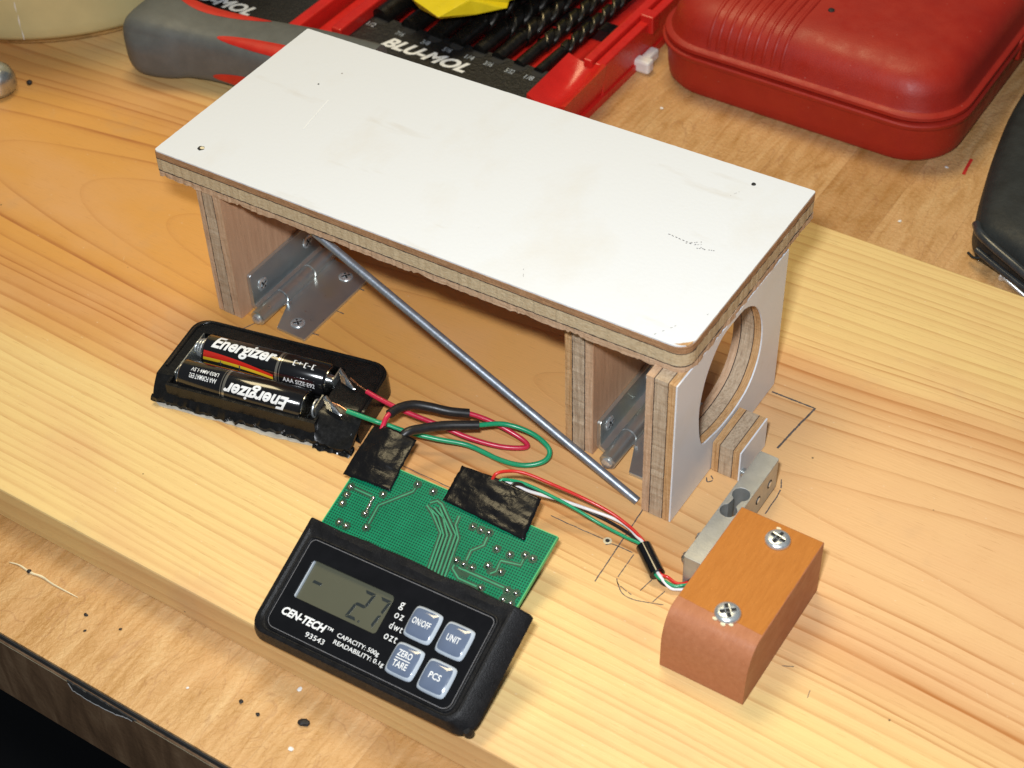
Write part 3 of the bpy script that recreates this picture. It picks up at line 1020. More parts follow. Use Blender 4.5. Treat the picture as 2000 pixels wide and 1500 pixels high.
# ------------------------------------------------------------------ wooden block
blk = thing('wooden_block', 'reddish hardwood block with orange top and rounded front end', 'block', (271.8, -33, 0))
prof = [(-5.5, 0.1), (-60.6, 0.1), (-60.6, 10.8)]
prof += [(-52.6 - 8.0 * cos(a), 10.8 + 14.2 * sin(a)) for a in [k * pi / 2 / 9 for k in range(1, 10)]]
prof += [(-5.5, 25.0)]
MB().prism(prof, 256.7, 287.2, lambda a, b, h: (h, a, b)).build('body', 'block_salmon', blk, smooth=30, bevel=0.35)
pf = rough_ring([(257.0, -5.8), (257.0, -50.0), (268, -50.6), (277, -49.9), (286.9, -50.4), (286.9, -5.8)], 1.2, 0.14, 0.5, 6)
MB().prism(pf, 24.9, 25.08).build('painted_top', 'block_orange', blk, label='orange stained top face')
SCR_B = screw_mesh('screw_head', 4.4, 1.7)
for i, (x, y, a) in enumerate(((273.7, -12.8, 0.9), (273.7, -48.4, 0.2))):
    screw(SCR_B, Matrix.Translation((x, y, 25.1)) @ Matrix.Rotation(a, 4, 'Z'), blk)
for i, (x, y) in enumerate(((271.2, -52.3), (274.4, -53.0), (276.6, -51.8), (271.8, -8.2))):
    rg = [(x + (0.9 + 0.5 * nz(k, i)) * cos(k * pi / 4), y + (0.6 + 0.4 * nz(k, i, 4)) * sin(k * pi / 4)) for k in range(8)]
    MB().prism(rg, 24.9 - (0.25 if y < -51 else 0), 25.5 - (0.2 if y < -51 else 0)).build('wood_splinter', 'straw', blk)

# ------------------------------------------------------------------ scale display
CM = frame_u((.41, -.09, .01), (174.45, -102.55, 14.0))


def CF(h):
    return lambda a, b: CM @ Vector((a, b, h))


disp = thing('scale_display', 'black digital scale display with green circuit board, cut from its case', 'scale', (172, -90, 0))


def jag(ring, z):
    out = []
    for x, y in ring:
        if y > 19.5:
            y += 0.9 * nz(x * 0.22, z * 0.3, 2) + 0.55 * nz(x * 0.9, z, 7)
        out.append(CM @ Vector((x, y, z)))
    return out


def rl(x0, x1, y0, y1, r, z, j=True):
    g = rrect(x0, x1, y0, y1, r, 6, 14)
    return jag(g, z) if j else [CM @ Vector((x, y, z)) for x, y in g]


lo = [rl(-44.4, 46.4, -21.0, 22.6, (6.2, 6.2, .8, .8), -6.0), rl(-44.8, 46.9, -21.6, 22.9, (6.6, 6.6, .8, .8), -5.0), rl(-44.6, 46.3, -21.2, 22.9, (6.2, 6.2, .8, .8), -4.0), rl(-42.8, 42.2, -19.8, 22.7, (5.2, 5, .8, .8), -0.35),
      rl(-42.0, 41.6, -19.1, 22.3, (4.8, 4.6, .8, .8), 0.0), rl(-41.0, 40.8, -18.6, 20.0, (5.4, 5, 1.5, 1.5), 0.05), rl(-40.2, 40.0, -18.2, 18.6, (4.8, 4.4, 2, 2), -0.55, False),
      rl(-39.2, 38.9, -17.7, 17.4, (4.2, 3.8, 2.4, 2.4), -0.65, False), rl(-39.0, 38.7, -17.5, 17.2, (4, 3.6, 2.4, 2.4), -0.1, False), rl(-38.6, 38.3, -17.2, 16.9, (3.8, 3.4, 2.2, 2.2), 0.0, False),
      rl(-38.3, 38.0, -17.0, 16.6, (3.6, 3.2, 2, 2), -0.35, False)]
case = MB().loops(lo, True, False).build('case', 'black_plastic', disp, smooth=24, label='broken-off black plastic case front')
# window for the display
win = rrect(-33.6, 1.3, -4.4, 9.7, (1.2, 1.2, 1.8, 1.2), 4)
MB().prism(rrect(-38.28, 37.98, -16.98, 16.58, (3.6, 3.2, 2, 2), 6), -0.9, -0.3, lambda a, b, h: CM @ Vector((a, b, h)), [win]).build('front_panel', 'black_gloss', disp)
MB().prism(rrect(-34.2, 1.9, -5.0, 10.3, 1, 2), -2.4, -1.7, lambda a, b, h: CM @ Vector((a, b, h))).build('lcd_screen', 'lcd_glass', disp)
lcd = bpy.data.objects['lcd_screen']
# pale reflector edge seen along the left of the window
MB().prism([(-33.5, -4.2), (-33.1, -4.2), (-33.1, 9.5), (-33.5, 9.5)], -1.69, -0.7, lambda a, b, h: CM @ Vector((a, b, h))).build('lcd_edge', 'button_rim', lcd)


def seg(pts):
    MB().prism(pts, -1.69, -1.60, lambda a, b, h: CM @ Vector((a + 0.20 * b, b, h))).build('lcd_segment', 'lcd_segment', lcd)


def digit(x, y, w, h, on):
    t, g = 1.05, 0.22
    m = y + h / 2
    for s_ in on:
        if s_ == 'a':
            seg([(x + g, y + h), (x + w - g, y + h), (x + w - g - t, y + h - t), (x + g + t, y + h - t)][::-1])
        if s_ == 'd':
            seg([(x + g, y), (x + w - g, y), (x + w - g - t, y + t), (x + g + t, y + t)])
        if s_ == 'g':
            seg([(x + g, m), (x + g + t / 2, m - t / 2), (x + w - g - t / 2, m - t / 2), (x + w - g, m), (x + w - g - t / 2, m + t / 2), (x + g + t / 2, m + t / 2)])
        if s_ == 'b':
            seg([(x + w, y + h - g), (x + w - t, y + h - g - t), (x + w - t, m + t / 2 + g), (x + w, m + g)])
        if s_ == 'c':
            seg([(x + w, y + g), (x + w, m - g), (x + w - t, m - t / 2 - g), (x + w - t, y + g + t)])
        if s_ == 'e':
            seg([(x, y + g), (x + t, y + g + t), (x + t, m - t / 2 - g), (x, m - g)])
        if s_ == 'f':
            seg([(x, m + g), (x + t, m + t / 2 + g), (x + t, y + h - g - t), (x, y + h - g)])


digit(-12.4, -3.0, 4.7, 10.9, 'abged')
digit(-5.9, -3.0, 4.7, 10.9, 'abc')
seg([(-30.9, 2.7), (-27.4, 2.7), (-27.4, 3.7), (-30.9, 3.7)])
seg([(-7.1, -3.0), (-6.4, -3.0), (-6.4, -2.3), (-7.1, -2.3)])
bd = [(x, y) for x, y in rrect(-37.9, 37.6, -16.6, 16.2, (3.4, 3.0, 2, 2), 6)]
ribbon(bd + bd[:2], 0.22, CF(-0.25)).build('panel_border', 'panel_border', disp)
PR = CF(-0.24)
for body, x, y, w, h, sh, bo, sp in (('CEN-TECH', -34.4, -11.3, 18.4, 2.9, 0.25, 0.035, 1.0), ('TM', -15.7, -9.6, 2.4, 1.1, 0, 0.01, 1), ('93543', -21.9, -14.8, 7.9, 1.75, 0, 0.0, 1),
                                     ('CAPACITY: 500g', -11.0, -10.9, 17.2, 1.95, 0, 0.004, 1), ('READABILITY: 0.1g', -11.0, -13.4, 20.6, 1.95, 0, 0.004, 1),
                                     ('g', 4.2, 6.2, 1.7, 2.7, 0, 0.0, 1), ('oz', 4.3, 3.2, 3.5, 1.8, 0, 0.0, 1.25), ('dwt', 4.5, -0.6, 5.1, 2.4, 0, 0.0, 1.25), ('ozt', 4.6, -4.4, 5.0, 2.2, 0, 0.0, 1.25)):
    text_mb(body, x, y, w, h, PR, sh, bo, spacing=sp).build('printed_lettering', 'white_print', disp)


def dome(hw, x, y, inner=1.0, lift=0.0):
    n = 25
    vs, fs = [], []
    for i in range(n):
        for j in range(n):
            u, v = -1 + 2 * i / (n - 1), -1 + 2 * j / (n - 1)
            # squircle mapping keeps the corners round
            k = (1 - 0.10 * (u * v) ** 4)
            a, b = u * k * inner, v * k * inner
            rr = max(abs(a), abs(b), (abs(a) ** 6 + abs(b) ** 6) ** (1 / 6))
            h = -0.25 + 1.25 * max(0.0, 1 - rr ** 3.4) ** 0.62 + 0.45 * (1 - 0.6 * (a * a + b * b)) + lift
            if inner == 1.0 and rr > 0.99:
                h = -0.3
            vs.append(CM @ Vector((x + a * hw, y + b * hw, h)))
    for i in range(n - 1):
        for j in range(n - 1):
            fs.append((i * n + j, (i + 1) * n + j, (i + 1) * n + j + 1, i * n + j + 1))
    return MB().add(vs, fs)


for x, y, lines in ((15.4, 4.8, ('ON/OFF',)), (28.3, 4.4, ('UNIT',)), (15.8, -8.3, ('ZERO', 'TARE')), (28.8, -8.8, ('PCS',))):
    b = dome(5.6, x, y).build('button', 'button_rim', disp, smooth=60)
    dome(5.6, x, y, 0.845, 0.06).build('button_face', 'button_face', b, smooth=60)
    tf = CF(1.58)
    if len(lines) == 1:
        ww = {'ON/OFF': 7.0, 'UNIT': 5.0, 'PCS': 4.4}[lines[0]]
        text_mb(lines[0], x - ww / 2, y - 0.95, ww, 2.2, tf, 0, 0.012, spacing=1.05).build('button_lettering', 'white_print', b)
    else:
        text_mb('ZERO', x - 2.9, y + 0.75, 5.6, 2.2, tf, 0, 0.012).build('button_lettering', 'white_print', b)
        text_mb('TARE', x - 2.9, y - 2.9, 5.6, 2.2, tf, 0, 0.012).build('button_lettering', 'white_print', b)
        MB().add([tf(x - 2.9, y - 0.12), tf(x + 2.8, y - 0.12), tf(x + 2.8, y + 0.18), tf(x - 2.9, y + 0.18)], [(0, 1, 2, 3)]).build('button_lettering', 'white_print', b)
# stub of a screw boss under the front edge
MB().lathe([(1.6, -6.6), (1.8, -5.0), (1.2, -3.6)], 14, CM @ Matrix.Translation((44.8, -19.0, 0))).build('foot_stub', 'black_plastic', disp, smooth=50)

# circuit board
PM = frame_u((.3, -.04, .015), (166.3, -56.9, 9.0))


def PF(h):
    return lambda a, b: PM @ Vector((a, b, h))


pts = rrect(-40.8, 40.2, -24.0, 15.0, 0.4, 2)
mbp = MB().prism(pts, -1.4, 0.0, lambda a, b, h: PM @ Vector((a, b, h)))
inv = PM.inverted()
uvs = [((inv @ v).x + 60, (inv @ v).y + 60) for v in mbp.v]
pcb = mbp.build('circuit_board', 'pcb_green', disp, uvs=uvs, label='green circuit board, solder side up')
for a, b in (((40.21, -24), (40.5, 15.2)), ((-41.1, -24), (-40.81, 15.2))):
    MB().prism([a, (b[0], a[1]), b, (a[0], b[1])], -1.45, 0.05, lambda a, b, h: PM @ Vector((a, b, h))).build('board_edge', 'pcb_edge', pcb)
MB().prism([(-40.8, 15.01), (40.2, 15.01), (40.2, 15.3), (-40.8, 15.3)], -1.45, 0.05, lambda a, b, h: PM @ Vector((a, b, h))).build('board_edge', 'pcb_edge', pcb)
pads = [(-38.72, 1.89), (-38.36, -1.47), (-37.95, -4.99), (-34.81, -11.81), (-31.6, -12.05), (-24.47, -9.57), (-16.25, 12.62), (-9.4, 12.44), (-25.89, 4.08), (-27.84, -5.11), (11.0, 6.38), (14.34, 6.43), (17.5, 6.66), (12.3, -7.17), (15.45, -7.35), (18.87, -7.27), (23.14, 2.43), (28.46, 2.39), (33.44, 4.48), (36.6, 4.32), (23.58, -4.34), (28.88, -4.48), (25.48, -12.57), (34.35, -9.49), (37.68, -9.22), (34.71, -13.04), (37.83, -13.16)]
traces = [[(-38.72, 1.89), (-29.5, 1.84)], [(-16.25, 12.62), (-16.33, 9.57), (-25.12, -0.26), (-24.47, -9.57)],
          [(-8.72, 6.89), (-5.31, 5.09), (1.61, -0.36), (5.22, -16)], [(-6.73, 6.2), (-2.88, 4.9), (2.9, -0.6), (6.53, -16)], [(-5.75, 7.2), (-0.77, 5.11), (4.2, -0.2), (7.9, -16)],
          [(-4.06, 8.0), (5.47, 0.7), (9.3, -16)], [(-8.2, 8.2), (-6.2, 9.9), (-4.0, 9.44), (6.9, 1.3), (10.75, -16)], [(4.27, 7.97), (4.87, 4.33), (8.41, 0.57), (12.1, -16)],
          [(17.5, 6.66), (18.16, 1.82), (14.98, -1.83), (15.6, -6.76)], [(36.6, 4.32), (33.44, 4.48), (33.85, 0.57), (26.59, -0.78), (27.17, -4.93), (25.64, -6.56)],
          [(12.3, -7.17), (12.47, -10.27), (16.41, -12.6), (25.48, -12.57)], [(14.31, -9.12), (33.29, -9.04)], [(-28.6, 1.6), (-27.84, -5.11)]]
# dark clearance, then the raised copper run on it
clr = [(-3.5, 9.3), (7.6, 1.3), (11.5, -16), (8.0, -16), (4.5, -0.5), (-2.0, 6.0)]
MB().prism([(a, b) for a, b in clr], 0.0, 0.035, lambda a, b, h: PM @ Vector((a, b, h))).build('bare_area', 'pcb_dark', pcb)
for x, y, w, h in ((36.1, -11.2, 2.6, 3.0), (16.0, -10.3, 3.4, 1.3), (26.0, -5.6, 2.0, 1.4)):
    MB().prism(rrect(x - w, x + w, y - h, y + h, 1, 3), 0.0, 0.03, lambda a, b, h_: PM @ Vector((a, b, h_))).build('bare_area', 'pcb_dark', pcb)
for tr in traces:
    q = resample([Vector(p) for p in tr] + [Vector(p) for p in reversed(tr)], 50)[:len(tr)]
    ribbon(tr, 1.75, PF(0.045)).build('trace_gap', 'pcb_dark', pcb)
    ribbon(tr, 0.58, PF(0.075)).build('copper_trace', 'pcb_trace', pcb)
sj = MB().lathe([(1.05, 0), (0.95, 0.25), (0.62, 0.72), (0.25, 0.95), (0.05, 1.0)], 14).build('solder_joint', 'solder', None, smooth=60, origin=(0, 0, 0))
sj_me = sj.data
bpy.data.objects.remove(sj)
rg = MB().lathe([(1.65, 0.0), (1.65, 0.05)], 16).build('pad_ring', 'pcb_dark', None, origin=(0, 0, 0))
rg_me = rg.data
bpy.data.objects.remove(rg)
for i, (a, b) in enumerate(pads):
    inst(rg_me, 'pad_ring', PM @ Matrix.Translation((a, b, 0.09)), pcb)
    inst(sj_me, 'solder_joint', PM @ Matrix.Translation((a, b, 0.10)) @ Matrix.Scale(0.9 + 0.25 * random.random(), 4), pcb)
# the blob-soldered link
lk = MB()
for k in range(5):
    a, b = -28.5 + 0.17 * k, 1.4 - 1.55 * k
    lk.lathe([(0.9 - 0.25 * (k % 2), 0), (0.7 - .2 * (k % 2), .4), (0.25, .75)], 10, PM @ Matrix.Translation((a, b, 0.1)))
lk.build('solder_link', 'solder', pcb, smooth=60)
# parts on the underside that hold the board up off the pine
for a, b, w, l in ((-30, 6, 5, 3), (24, 6, 6, 4)):
    base = PM @ Vector((a, b - l, -1.4))
    MB().box(base.x - w, base.x + w, base.y, base.y + 2 * l, 0.1, max(1.0, base.z - 0.6)).build('component', 'black_plastic', pcb)


def tape(corners, name_label, bulge, seed, droop):
    """a strip of tape stuck on the board; corners in board space, order: back-left, back-right, front-right, front-left"""
    n = 22
    vs, fs, uv = [], [], []
    A, B, C_, D = [Vector(c) for c in corners]
    for i in range(n + 1):
        for j in range(n + 1):
            u, v = i / n, j / n
            p = A.lerp(B, u).lerp(D.lerp(C_, u), v)
            e = min(u, 1 - u, v, 1 - v)
            if e < 0.001:
                p = p + Vector((0.4 * nz(u * 9, v * 9, seed), 0.4 * nz(u * 9, v * 9, seed + 3)))
            h = 0.35 + bulge * (sin(pi * u) ** 1.3) * (1 - 0.65 * v) + 0.45 * nz(u * 4, v * 5, seed) + 0.2 * nz(u * 11, v * 11, seed)
            if p.y > 15.0:
                h -= droop * (p.y - 15.0) / 12.0
            h = max(h, 0.30) if p.y < 15 else h
            vs.append(PM @ Vector((p.x, p.y, h)))
            uv.append((p.x - A.x, p.y - A.y))
    for i in range(n):
        for j in range(n):
            a = i * (n + 1) + j
            fs.append((a, a + 1, a + n + 2, a + n + 1))
    o = MB().add(vs, fs).build('tape', 'electrical_tape', disp, smooth=80, uvs=uv, label=name_label)
    sd = o.modifiers.new('thickness', 'SOLIDIFY')
    sd.thickness = 0.28 * S
    sd.offset = 1


tape([(-45.0, 27.6), (-27.0, 28.4), (-23.9, 6.0), (-44.0, 4.9)], 'black electrical tape over the battery wires', 2.6, 4, 1.5)
tape([(-5.2, 25.8), (27.9, 25.5), (30.5, 8.9), (-4.2, 10.8)], 'black electrical tape over the load cell wires', 1.7, 15, 0.5)

# ------------------------------------------------------------------ battery holder
HM = Matrix.Translation((70.0, -29.0, 0)) @ Matrix.Rotation(radians(11.6), 4, 'Z')


def HF(x, y, z):
    return HM @ Vector((x, y, z))


hold = thing('battery_holder', 'black plastic battery tray with ragged cut front edge on the pine board', 'battery holder', (70, -29, 0))
PZ = 10.0
wx0, wx1, wy0, wy1 = -36.5, 24.5, -13.6, 15.6
outer = rrect(-43.5, 40.6, -17.0, 23.0, (0.5, 0.5, 7.5, 6.5), 6)
outer = rough_ring(outer, 1.0, 1.0, 0.35, 12, lambda p: 1.3 if p[1] < -15 else 0.0)


def flange(a, b, h):
    # the plate sags down to the table where it has been cut
    k = max(0.0, min(1.0, (-10.5 - b) / 6.0)) if a < 25.5 else max(0.0, min(1.0, (-3.0 - b) / 13.0))
    z = h - k * (6.8 + 1.6 * nz(a * 0.25, b * 0.2, 3)) * (1 if (a < -37 or a > 26) else 1.15)
    return HF(a, b, max(z, 0.15 if h < PZ else 0.9))


well = [(wx0, -13.2), (wx1, -13.2), (wx1, wy1), (wx0, wy1)]
plate = MB().prism(outer, PZ - 1.5, PZ, flange, [resample([Vector(p) for p in well], 3)]).build('tray_plate', 'black_tray_plastic', hold, smooth=40)
# skirt round the back and the sides
sk = [p for p in rrect(-43.5, 40.6, -14.0, 23.0, (0.5, 0.5, 7.5, 6.5), 6)]
sk_o = [(-43.6, -14), *[p for p in reversed(rrect(-43.6, 40.7, -14, 23.1, (0.2, 0.2, 7.6, 6.6), 8)) if p[1] > -13.5], (40.7, -14)]
ring_o = sorted([p for p in rrect(-43.6, 40.7, -14, 23.1, (0.2, 0.2, 7.6, 6.6), 8, 8) if p[1] > -13.8], key=lambda p: math.atan2(p[1] + 14, p[0]), reverse=True)
mb = MB()
vs, fs = [], []
for x, y in ring_o:
    top = PZ - 0.2 - (max(0.0, min(1.0, (-10.5 - y) / 6.0)) if x < 25 else max(0.0, min(1.0, (-3.0 - y) / 13.0))) * 7
    k = 0.965
    vs += [HF(x * 1.02, y * 1.02, 0.15), HF(x * 1.0, y * 1.0, top), HF(x * k, y * k, top), HF(x * k, y * k, 0.15)]
for i in range(len(ring_o) - 1):
    for j in range(4):
        fs.append((4 * i + j, 4 * i + (j + 1) % 4, 4 * i + 4 + (j + 1) % 4, 4 * i + 4 + j))
MB().add(vs, fs).build('skirt', 'black_tray_plastic', hold, smooth=40)
# raised rim inside the skirt, a wire-thin ridge along the left
rim = [(x * 0.955, y * 0.955) for x, y in ring_o]
MB().tube([HF(x, y, PZ + 0.1) for x, y in rim if y > -8], 0.7, 8, 1).build('rim', 'black_tray_plastic', hold, smooth=60)
# well: floor and walls
t_ = 1.0
MB().prism(well, 0.9, 1.8, HF).build('well_floor', 'black_tray_plastic', hold)
for nm, r in (('well_wall', [(wx0 - t_, -13.2), (wx0, -13.2), (wx0, wy1), (wx0 - t_, wy1)]), ('well_wall', [(wx1, -13.2), (wx1 + t_, -13.2), (wx1 + t_, wy1), (wx1, wy1)]), ('well_wall', [(wx0, wy1), (wx1, wy1), (wx1, wy1 + t_), (wx0, wy1 + t_)])):
    MB().prism(r, 0.9, PZ - 0.3, HF).build(nm, 'black_tray_plastic', hold)
fw = rough_ring([(wx0 - 1, 0.3), (wx1 + 1, 0.3), (wx1 + 1, 9.6), (wx0 - 1, 9.4)], 1.0, 0.35, 0.4, 8, lambda p: 1.2 if p[1] < 3 else 0.2)
MB().prism(fw, -14.8, -13.22, lambda a, b, h: HF(a, h, b)).build('front_wall', 'black_tray_plastic', hold)
# torn lip lying along the cut
lip = MB()
vs, fs = [], []
n = 70
for i in range(n + 1):
    x = -45 + 86 * i / n
    w = 1.8 + 1.5 * nz(x * 0.16, 4) + 1.0 * nz(x * 0.6, 2) + (1.6 if x > 27 else 0)
    z = 1.6 + 0.7 * nz(x * 0.3, 9)
    vs += [HF(x, -14.4, z + 0.6), HF(x, -14.8 - w * 0.45, z), HF(x, -15.0 - max(0.5, w * 0.8), 0.25), HF(x, -14.4, 0.2)]
for i in range(n):
    for j in range(4):
        fs.append((4 * i + j, 4 * i + 4 + j, 4 * i + 4 + (j + 1) % 4, 4 * i + (j + 1) % 4))
MB().add(vs, fs).build('torn_lip', 'black_tray_plastic', hold, smooth=30)
# crumpled melted corner at the right front
vs, fs = [], []
n = 18
for i in range(n + 1):
    for j in range(n + 1):
        x, y = 25.2 + 15.2 * i / n, -18.6 + 15.0 * j / n
        k = max(0.0, min(1.0, (-3.0 - y) / 14.0))
        z = PZ + 0.25 - k * 9.2 + (0.3 + 1.3 * k) * (nz(x * 0.35, y * 0.45, 3) + 0.6 * nz(x * 0.9, y * 0.9, 5))
        vs.append(HF(x + 0.5 * nz(y, x), y + 0.9 * nz(x * .5, y) * k, max(0.2, z if 0 < j else 0.3)))
for i in range(n):
    for j in range(n):
        a = i * (n + 1) + j
        fs.append((a, a + n + 1, a + n + 2, a + 1))
MB().add(vs, fs).build('melted_corner', 'black_tray_plastic', hold, smooth=25)
gl = rough_ring([(-44, -15.4), (24, -15.4), (27, -17.4), (10, -18.6), (-15, -17.8), (-40, -18.0)], 2.0, 0.6, 0.15, 3)
MB().prism(gl, 0.05, 0.35, HF).build('glue_smear', 'clear_glue', hold)


def coil(x0, x1, y, z, r, turns, rr, name):
    path = []
    n = int(turns * 14)
    for i in range(n + 1):
        a = 2 * pi * turns * i / n
        k = 1.0 - 0.35 * i / n
        path.append(HF(x0 + (x1 - x0) * i / n, y + r * k * cos(a), z + r * k * sin(a)))
    MB().tube(path, rr, 6, 1).build(name, 'screw_steel', hold, smooth=60)


coil(-31.4, -36.0, 8.6, 9.0, 4.4, 3.5, 0.42, 'spring')
coil(22.0, 24.2, -6.9, 9.0, 3.6, 2.0, 0.4, 'spring')
MB().prism([(-36.3, -9.5), (-35.9, -9.5), (-35.9, 14), (-36.3, 14)], 2.0, 11.5, HF).build('contact_plate', 'zinc_steel', hold)
for y in (8.6, -6.9):
    MB().prism([(23.9, y - 3.6), (24.4, y - 3.6), (24.4, y + 3.6), (23.9, y + 3.6)], 3.0, 13.6, HF).build('contact_plate', 'zinc_steel', hold)
# solder tabs
for x, y, a in ((26.2, 9.4, -0.55), (27.0, -5.4, -0.45)):
    Mx = HM @ Matrix.Translation((x, y, PZ + 1.2)) @ Matrix.Rotation(a, 4, 'Z')
    tp = [(-1.6, -0.7), (1.2, -1.7), (4.0, -1.3), (7.6, -0.6), (8.0, 0.3), (4.6, 1.1), (1.0, 1.5), (-1.5, 1.0)]
    vs = [Mx @ Vector((p[0], p[1], 0.1 + (3.0 if p[0] < -1 else 0))) for p in tp]
    vs2 = [Mx @ Vector((p[0] * .85 + .4, p[1] * 0.55, 1.3 + (2.6 if p[0] < -1 else 0) - 0.06 * p[0])) for p in tp]
    MB().loops([vs, vs2]).build('solder_tab', 'solder', hold, smooth=70)

# ------------------------------------------------------------------ batteries
BR_ = 6.45


def battery(y, x0, flip, label):
    """x0 = end of the wrapper's main label; flip turns the cell end for end"""
    def AX(u, ang, r):
        # u along the cell, ang measured from straight up towards the viewer's side
        a = radians(ang)
        if not flip:
            return HF(x0 + u, y - r * sin(a), 9.0 + r * cos(a))
        return HF(x0 + 52 - u, y - r * sin(-a), 9.0 + r * cos(-a))
    root = thing('aaa_battery', label, 'battery', HF(x0 + 26, y, 2.5), 'batteries in the tray')
    nu, na = 2, 48
    us = [0.0, 0.0, 52.0, 52.0]
    rr = [BR_ - 0.5, BR_, BR_, BR_ - 0.6]
    us = [0.0, 0.45, 51.4, 52.0]
    vs, fs, uv = [], [], []
    for u, r in zip(us, rr):
        for k in range(na + 1):
            ang = -180 + 360 * k / na
            vs.append(AX(u, ang, r))
            uv.append((u, ang))
    for i in range(3):
        for k in range(na):
            a = i * (na + 1) + k
            fs.append((a, a + 1, a + na + 2, a + na + 1))
    MB().add(vs, fs).build('wrapper', 'battery_wrap', root, smooth=50, uvs=uv)
    for u0, u1, r0, nm in ((-0.35, 0.1, BR_ - 0.7, 'negative_end'), (51.9, 52.5, BR_ - 0.8, 'positive_end'), (52.5, 54.2, 2.5, 'positive_button')):
        lp = [[AX(u, -180 + 15 * k, r) for k in range(24)] for u, r in ((u0, r0 * 0.96), (u0, r0), (u1, r0), (u1, r0 * 0.93))]
        MB().loops(lp).build(nm, 'solder', root, smooth=40)
    R = BR_ + 0.05
    k = 180 / pi / R

    def on(au, aa):
        return lambda a, b: AX(au + a, aa - b * k, R)
    if not flip:
        text_mb('Energizer', 0, 0, 27.2, 7.4, on(3.4, 47), 0.35, 0.03, sub=3).build('brand_lettering', 'white_print', root)
        text_mb('AAA SIZE·E92', 0, 0, 13.5, 1.9, on(35.2, 86), 0, 0.01, sub=2).build('size_lettering', 'white_print', root)
        text_mb('+', 0, 0, 2.0, 2.0, on(7.5, 88), 0, 0, sub=1).build('symbol', 'zinc_steel', root)
        text_mb('- |', 0, 0, 5.0, 2.2, on(12, 90), 0, 0, sub=1).build('symbol', 'zinc_steel', root)
        text_mb('[+[-[', 0, 0, 9.0, 2.4, on(38.0, 22), 0, 0, sub=1).build('symbol', 'white_print', root)
    else:
        text_mb('Energizer', 0, 0, 27.0, 7.0, on(5.0, -14), 0.35, 0.03, sub=3).build('brand_lettering', 'white_print', root)
        text_mb('AAA FORMAT·E92', 0, 0, 11.6, 1.9, on(35.4, -30), 0, 0.005, sub=2).build('size_lettering', 'white_print', root)
        text_mb('LR03·AM4·1.5V', 0, 0, 11.6, 1.6, on(35.4, -8), 0, 0.005, sub=2).build('size_lettering', 'white_print', root)
    return root


battery(8.6, -31.2, False, 'upper battery in the tray, lettering upright with red and yellow stripe')
battery(-6.9, -33.4, True, 'lower battery in the tray, lettering upside down, nearest the ragged edge')

# ------------------------------------------------------------------ wires
def wire(name, label, path, r, mat, group, bare=None):
    root = thing(name, label, 'wire', path[len(path) // 2], group)
    MB().tube(path, r, 10, 5).build('insulation', mat, root, smooth=60)
    if bare:
        MB().tube(bare, r * 0.45, 8, 3).build('bare_strand', 'copper', root, smooth=60)
    return root


BW = 'wires from the battery tray'
red_path = [(107.0, -17.2, 13.2), (113, -17.4, 12.6), (120.7, -17.1, 11.6), (126, -16.2, 10.5), (136.7, -13.8, 8.2), (148.3, -11.0, 5.0), (159.3, -7.2, 3.0), (166.6, -2.8, 2.2), (167.4, -0.6, 2.4), (162.9, -0.1, 4.0), (152.7, -2.0, 8.0), (144.5, -5.3, 11.0), (138.7, -9.4, 12.5), (132.5, -12.3, 14.0), (127.5, -15.7, 15.5), (124.7, -20.4, 16.5), (123.7, -25.8, 17.0), (124.2, -30.0, 15.6), (125.5, -37.5, 10.5)]
w = wire('red_battery_wire', 'crimson wire looping from the battery tray to the taped circuit board', red_path, 0.95, 'wire_crimson', BW, [(97.5, -14.6, 13.2), (102.3, -16.1, 13.2), (107.4, -17.2, 13.2)])
MB().tube([(144.9, -5.1, 10.9), (138.7, -9.4, 12.5), (132.5, -12.3, 14.0), (127.5, -15.7, 15.5), (124.7, -20.4, 16.5), (123.7, -25.4, 17.0)], 1.75, 14, 6).build('shrink_sleeve', 'black_rubber_sleeve', w, smooth=50)
green_path = [(106.4, -28.9, 12.6), (117.0, -26.6, 11.0), (120.5, -25.2, 10.0), (129.5, -22.5, 8.0), (139.6, -18.3, 6.0), (149.9, -13.5, 4.0), (162.6, -12.3, 2.3), (171.3, -10.2, 2.2), (176.7, -6.1, 2.8), (178.0, -2.4, 4.0), (175.6, -0.1, 6.0), (167.8, 0.7, 8.0), (158.4, -2.3, 10.0), (151.4, -9.5, 12.0), (142.5, -16.8, 13.5), (137.1, -23.6, 15.0), (134.3, -28.3, 16.0), (133.0, -31.5, 14.6), (132.0, -37.5, 11.0)]
w = wire('green_battery_wire', 'green wire looping from the battery tray to the taped circuit board', green_path, 0.95, 'wire_green', BW, [(99.5, -28.6, 13.0), (103.0, -28.5, 13.0), (106.8, -28.9, 12.6)])
MB().tube([(151.9, -9.0, 11.9), (142.5, -16.8, 13.5), (137.1, -23.6, 15.0), (134.3, -28.3, 16.0), (133.0, -31.5, 14.6), (132.6, -34.5, 12.6)], 1.75, 14, 6).build('shrink_sleeve', 'black_rubber_sleeve', w, smooth=50)
LW = 'thin wires from the load cell'
SA, SB = Vector((228.5, -21.9, 4.0)), Vector((238.9, -30.2, 3.2))


def lcw(name, label, a, b, mat, off):
    o = Vector(off)
    mid = [SA + o, SA.lerp(SB, 0.5) + o, SB + o]
    wire(name, label, a + [tuple(m) for m in mid] + b, 0.62, mat, LW)


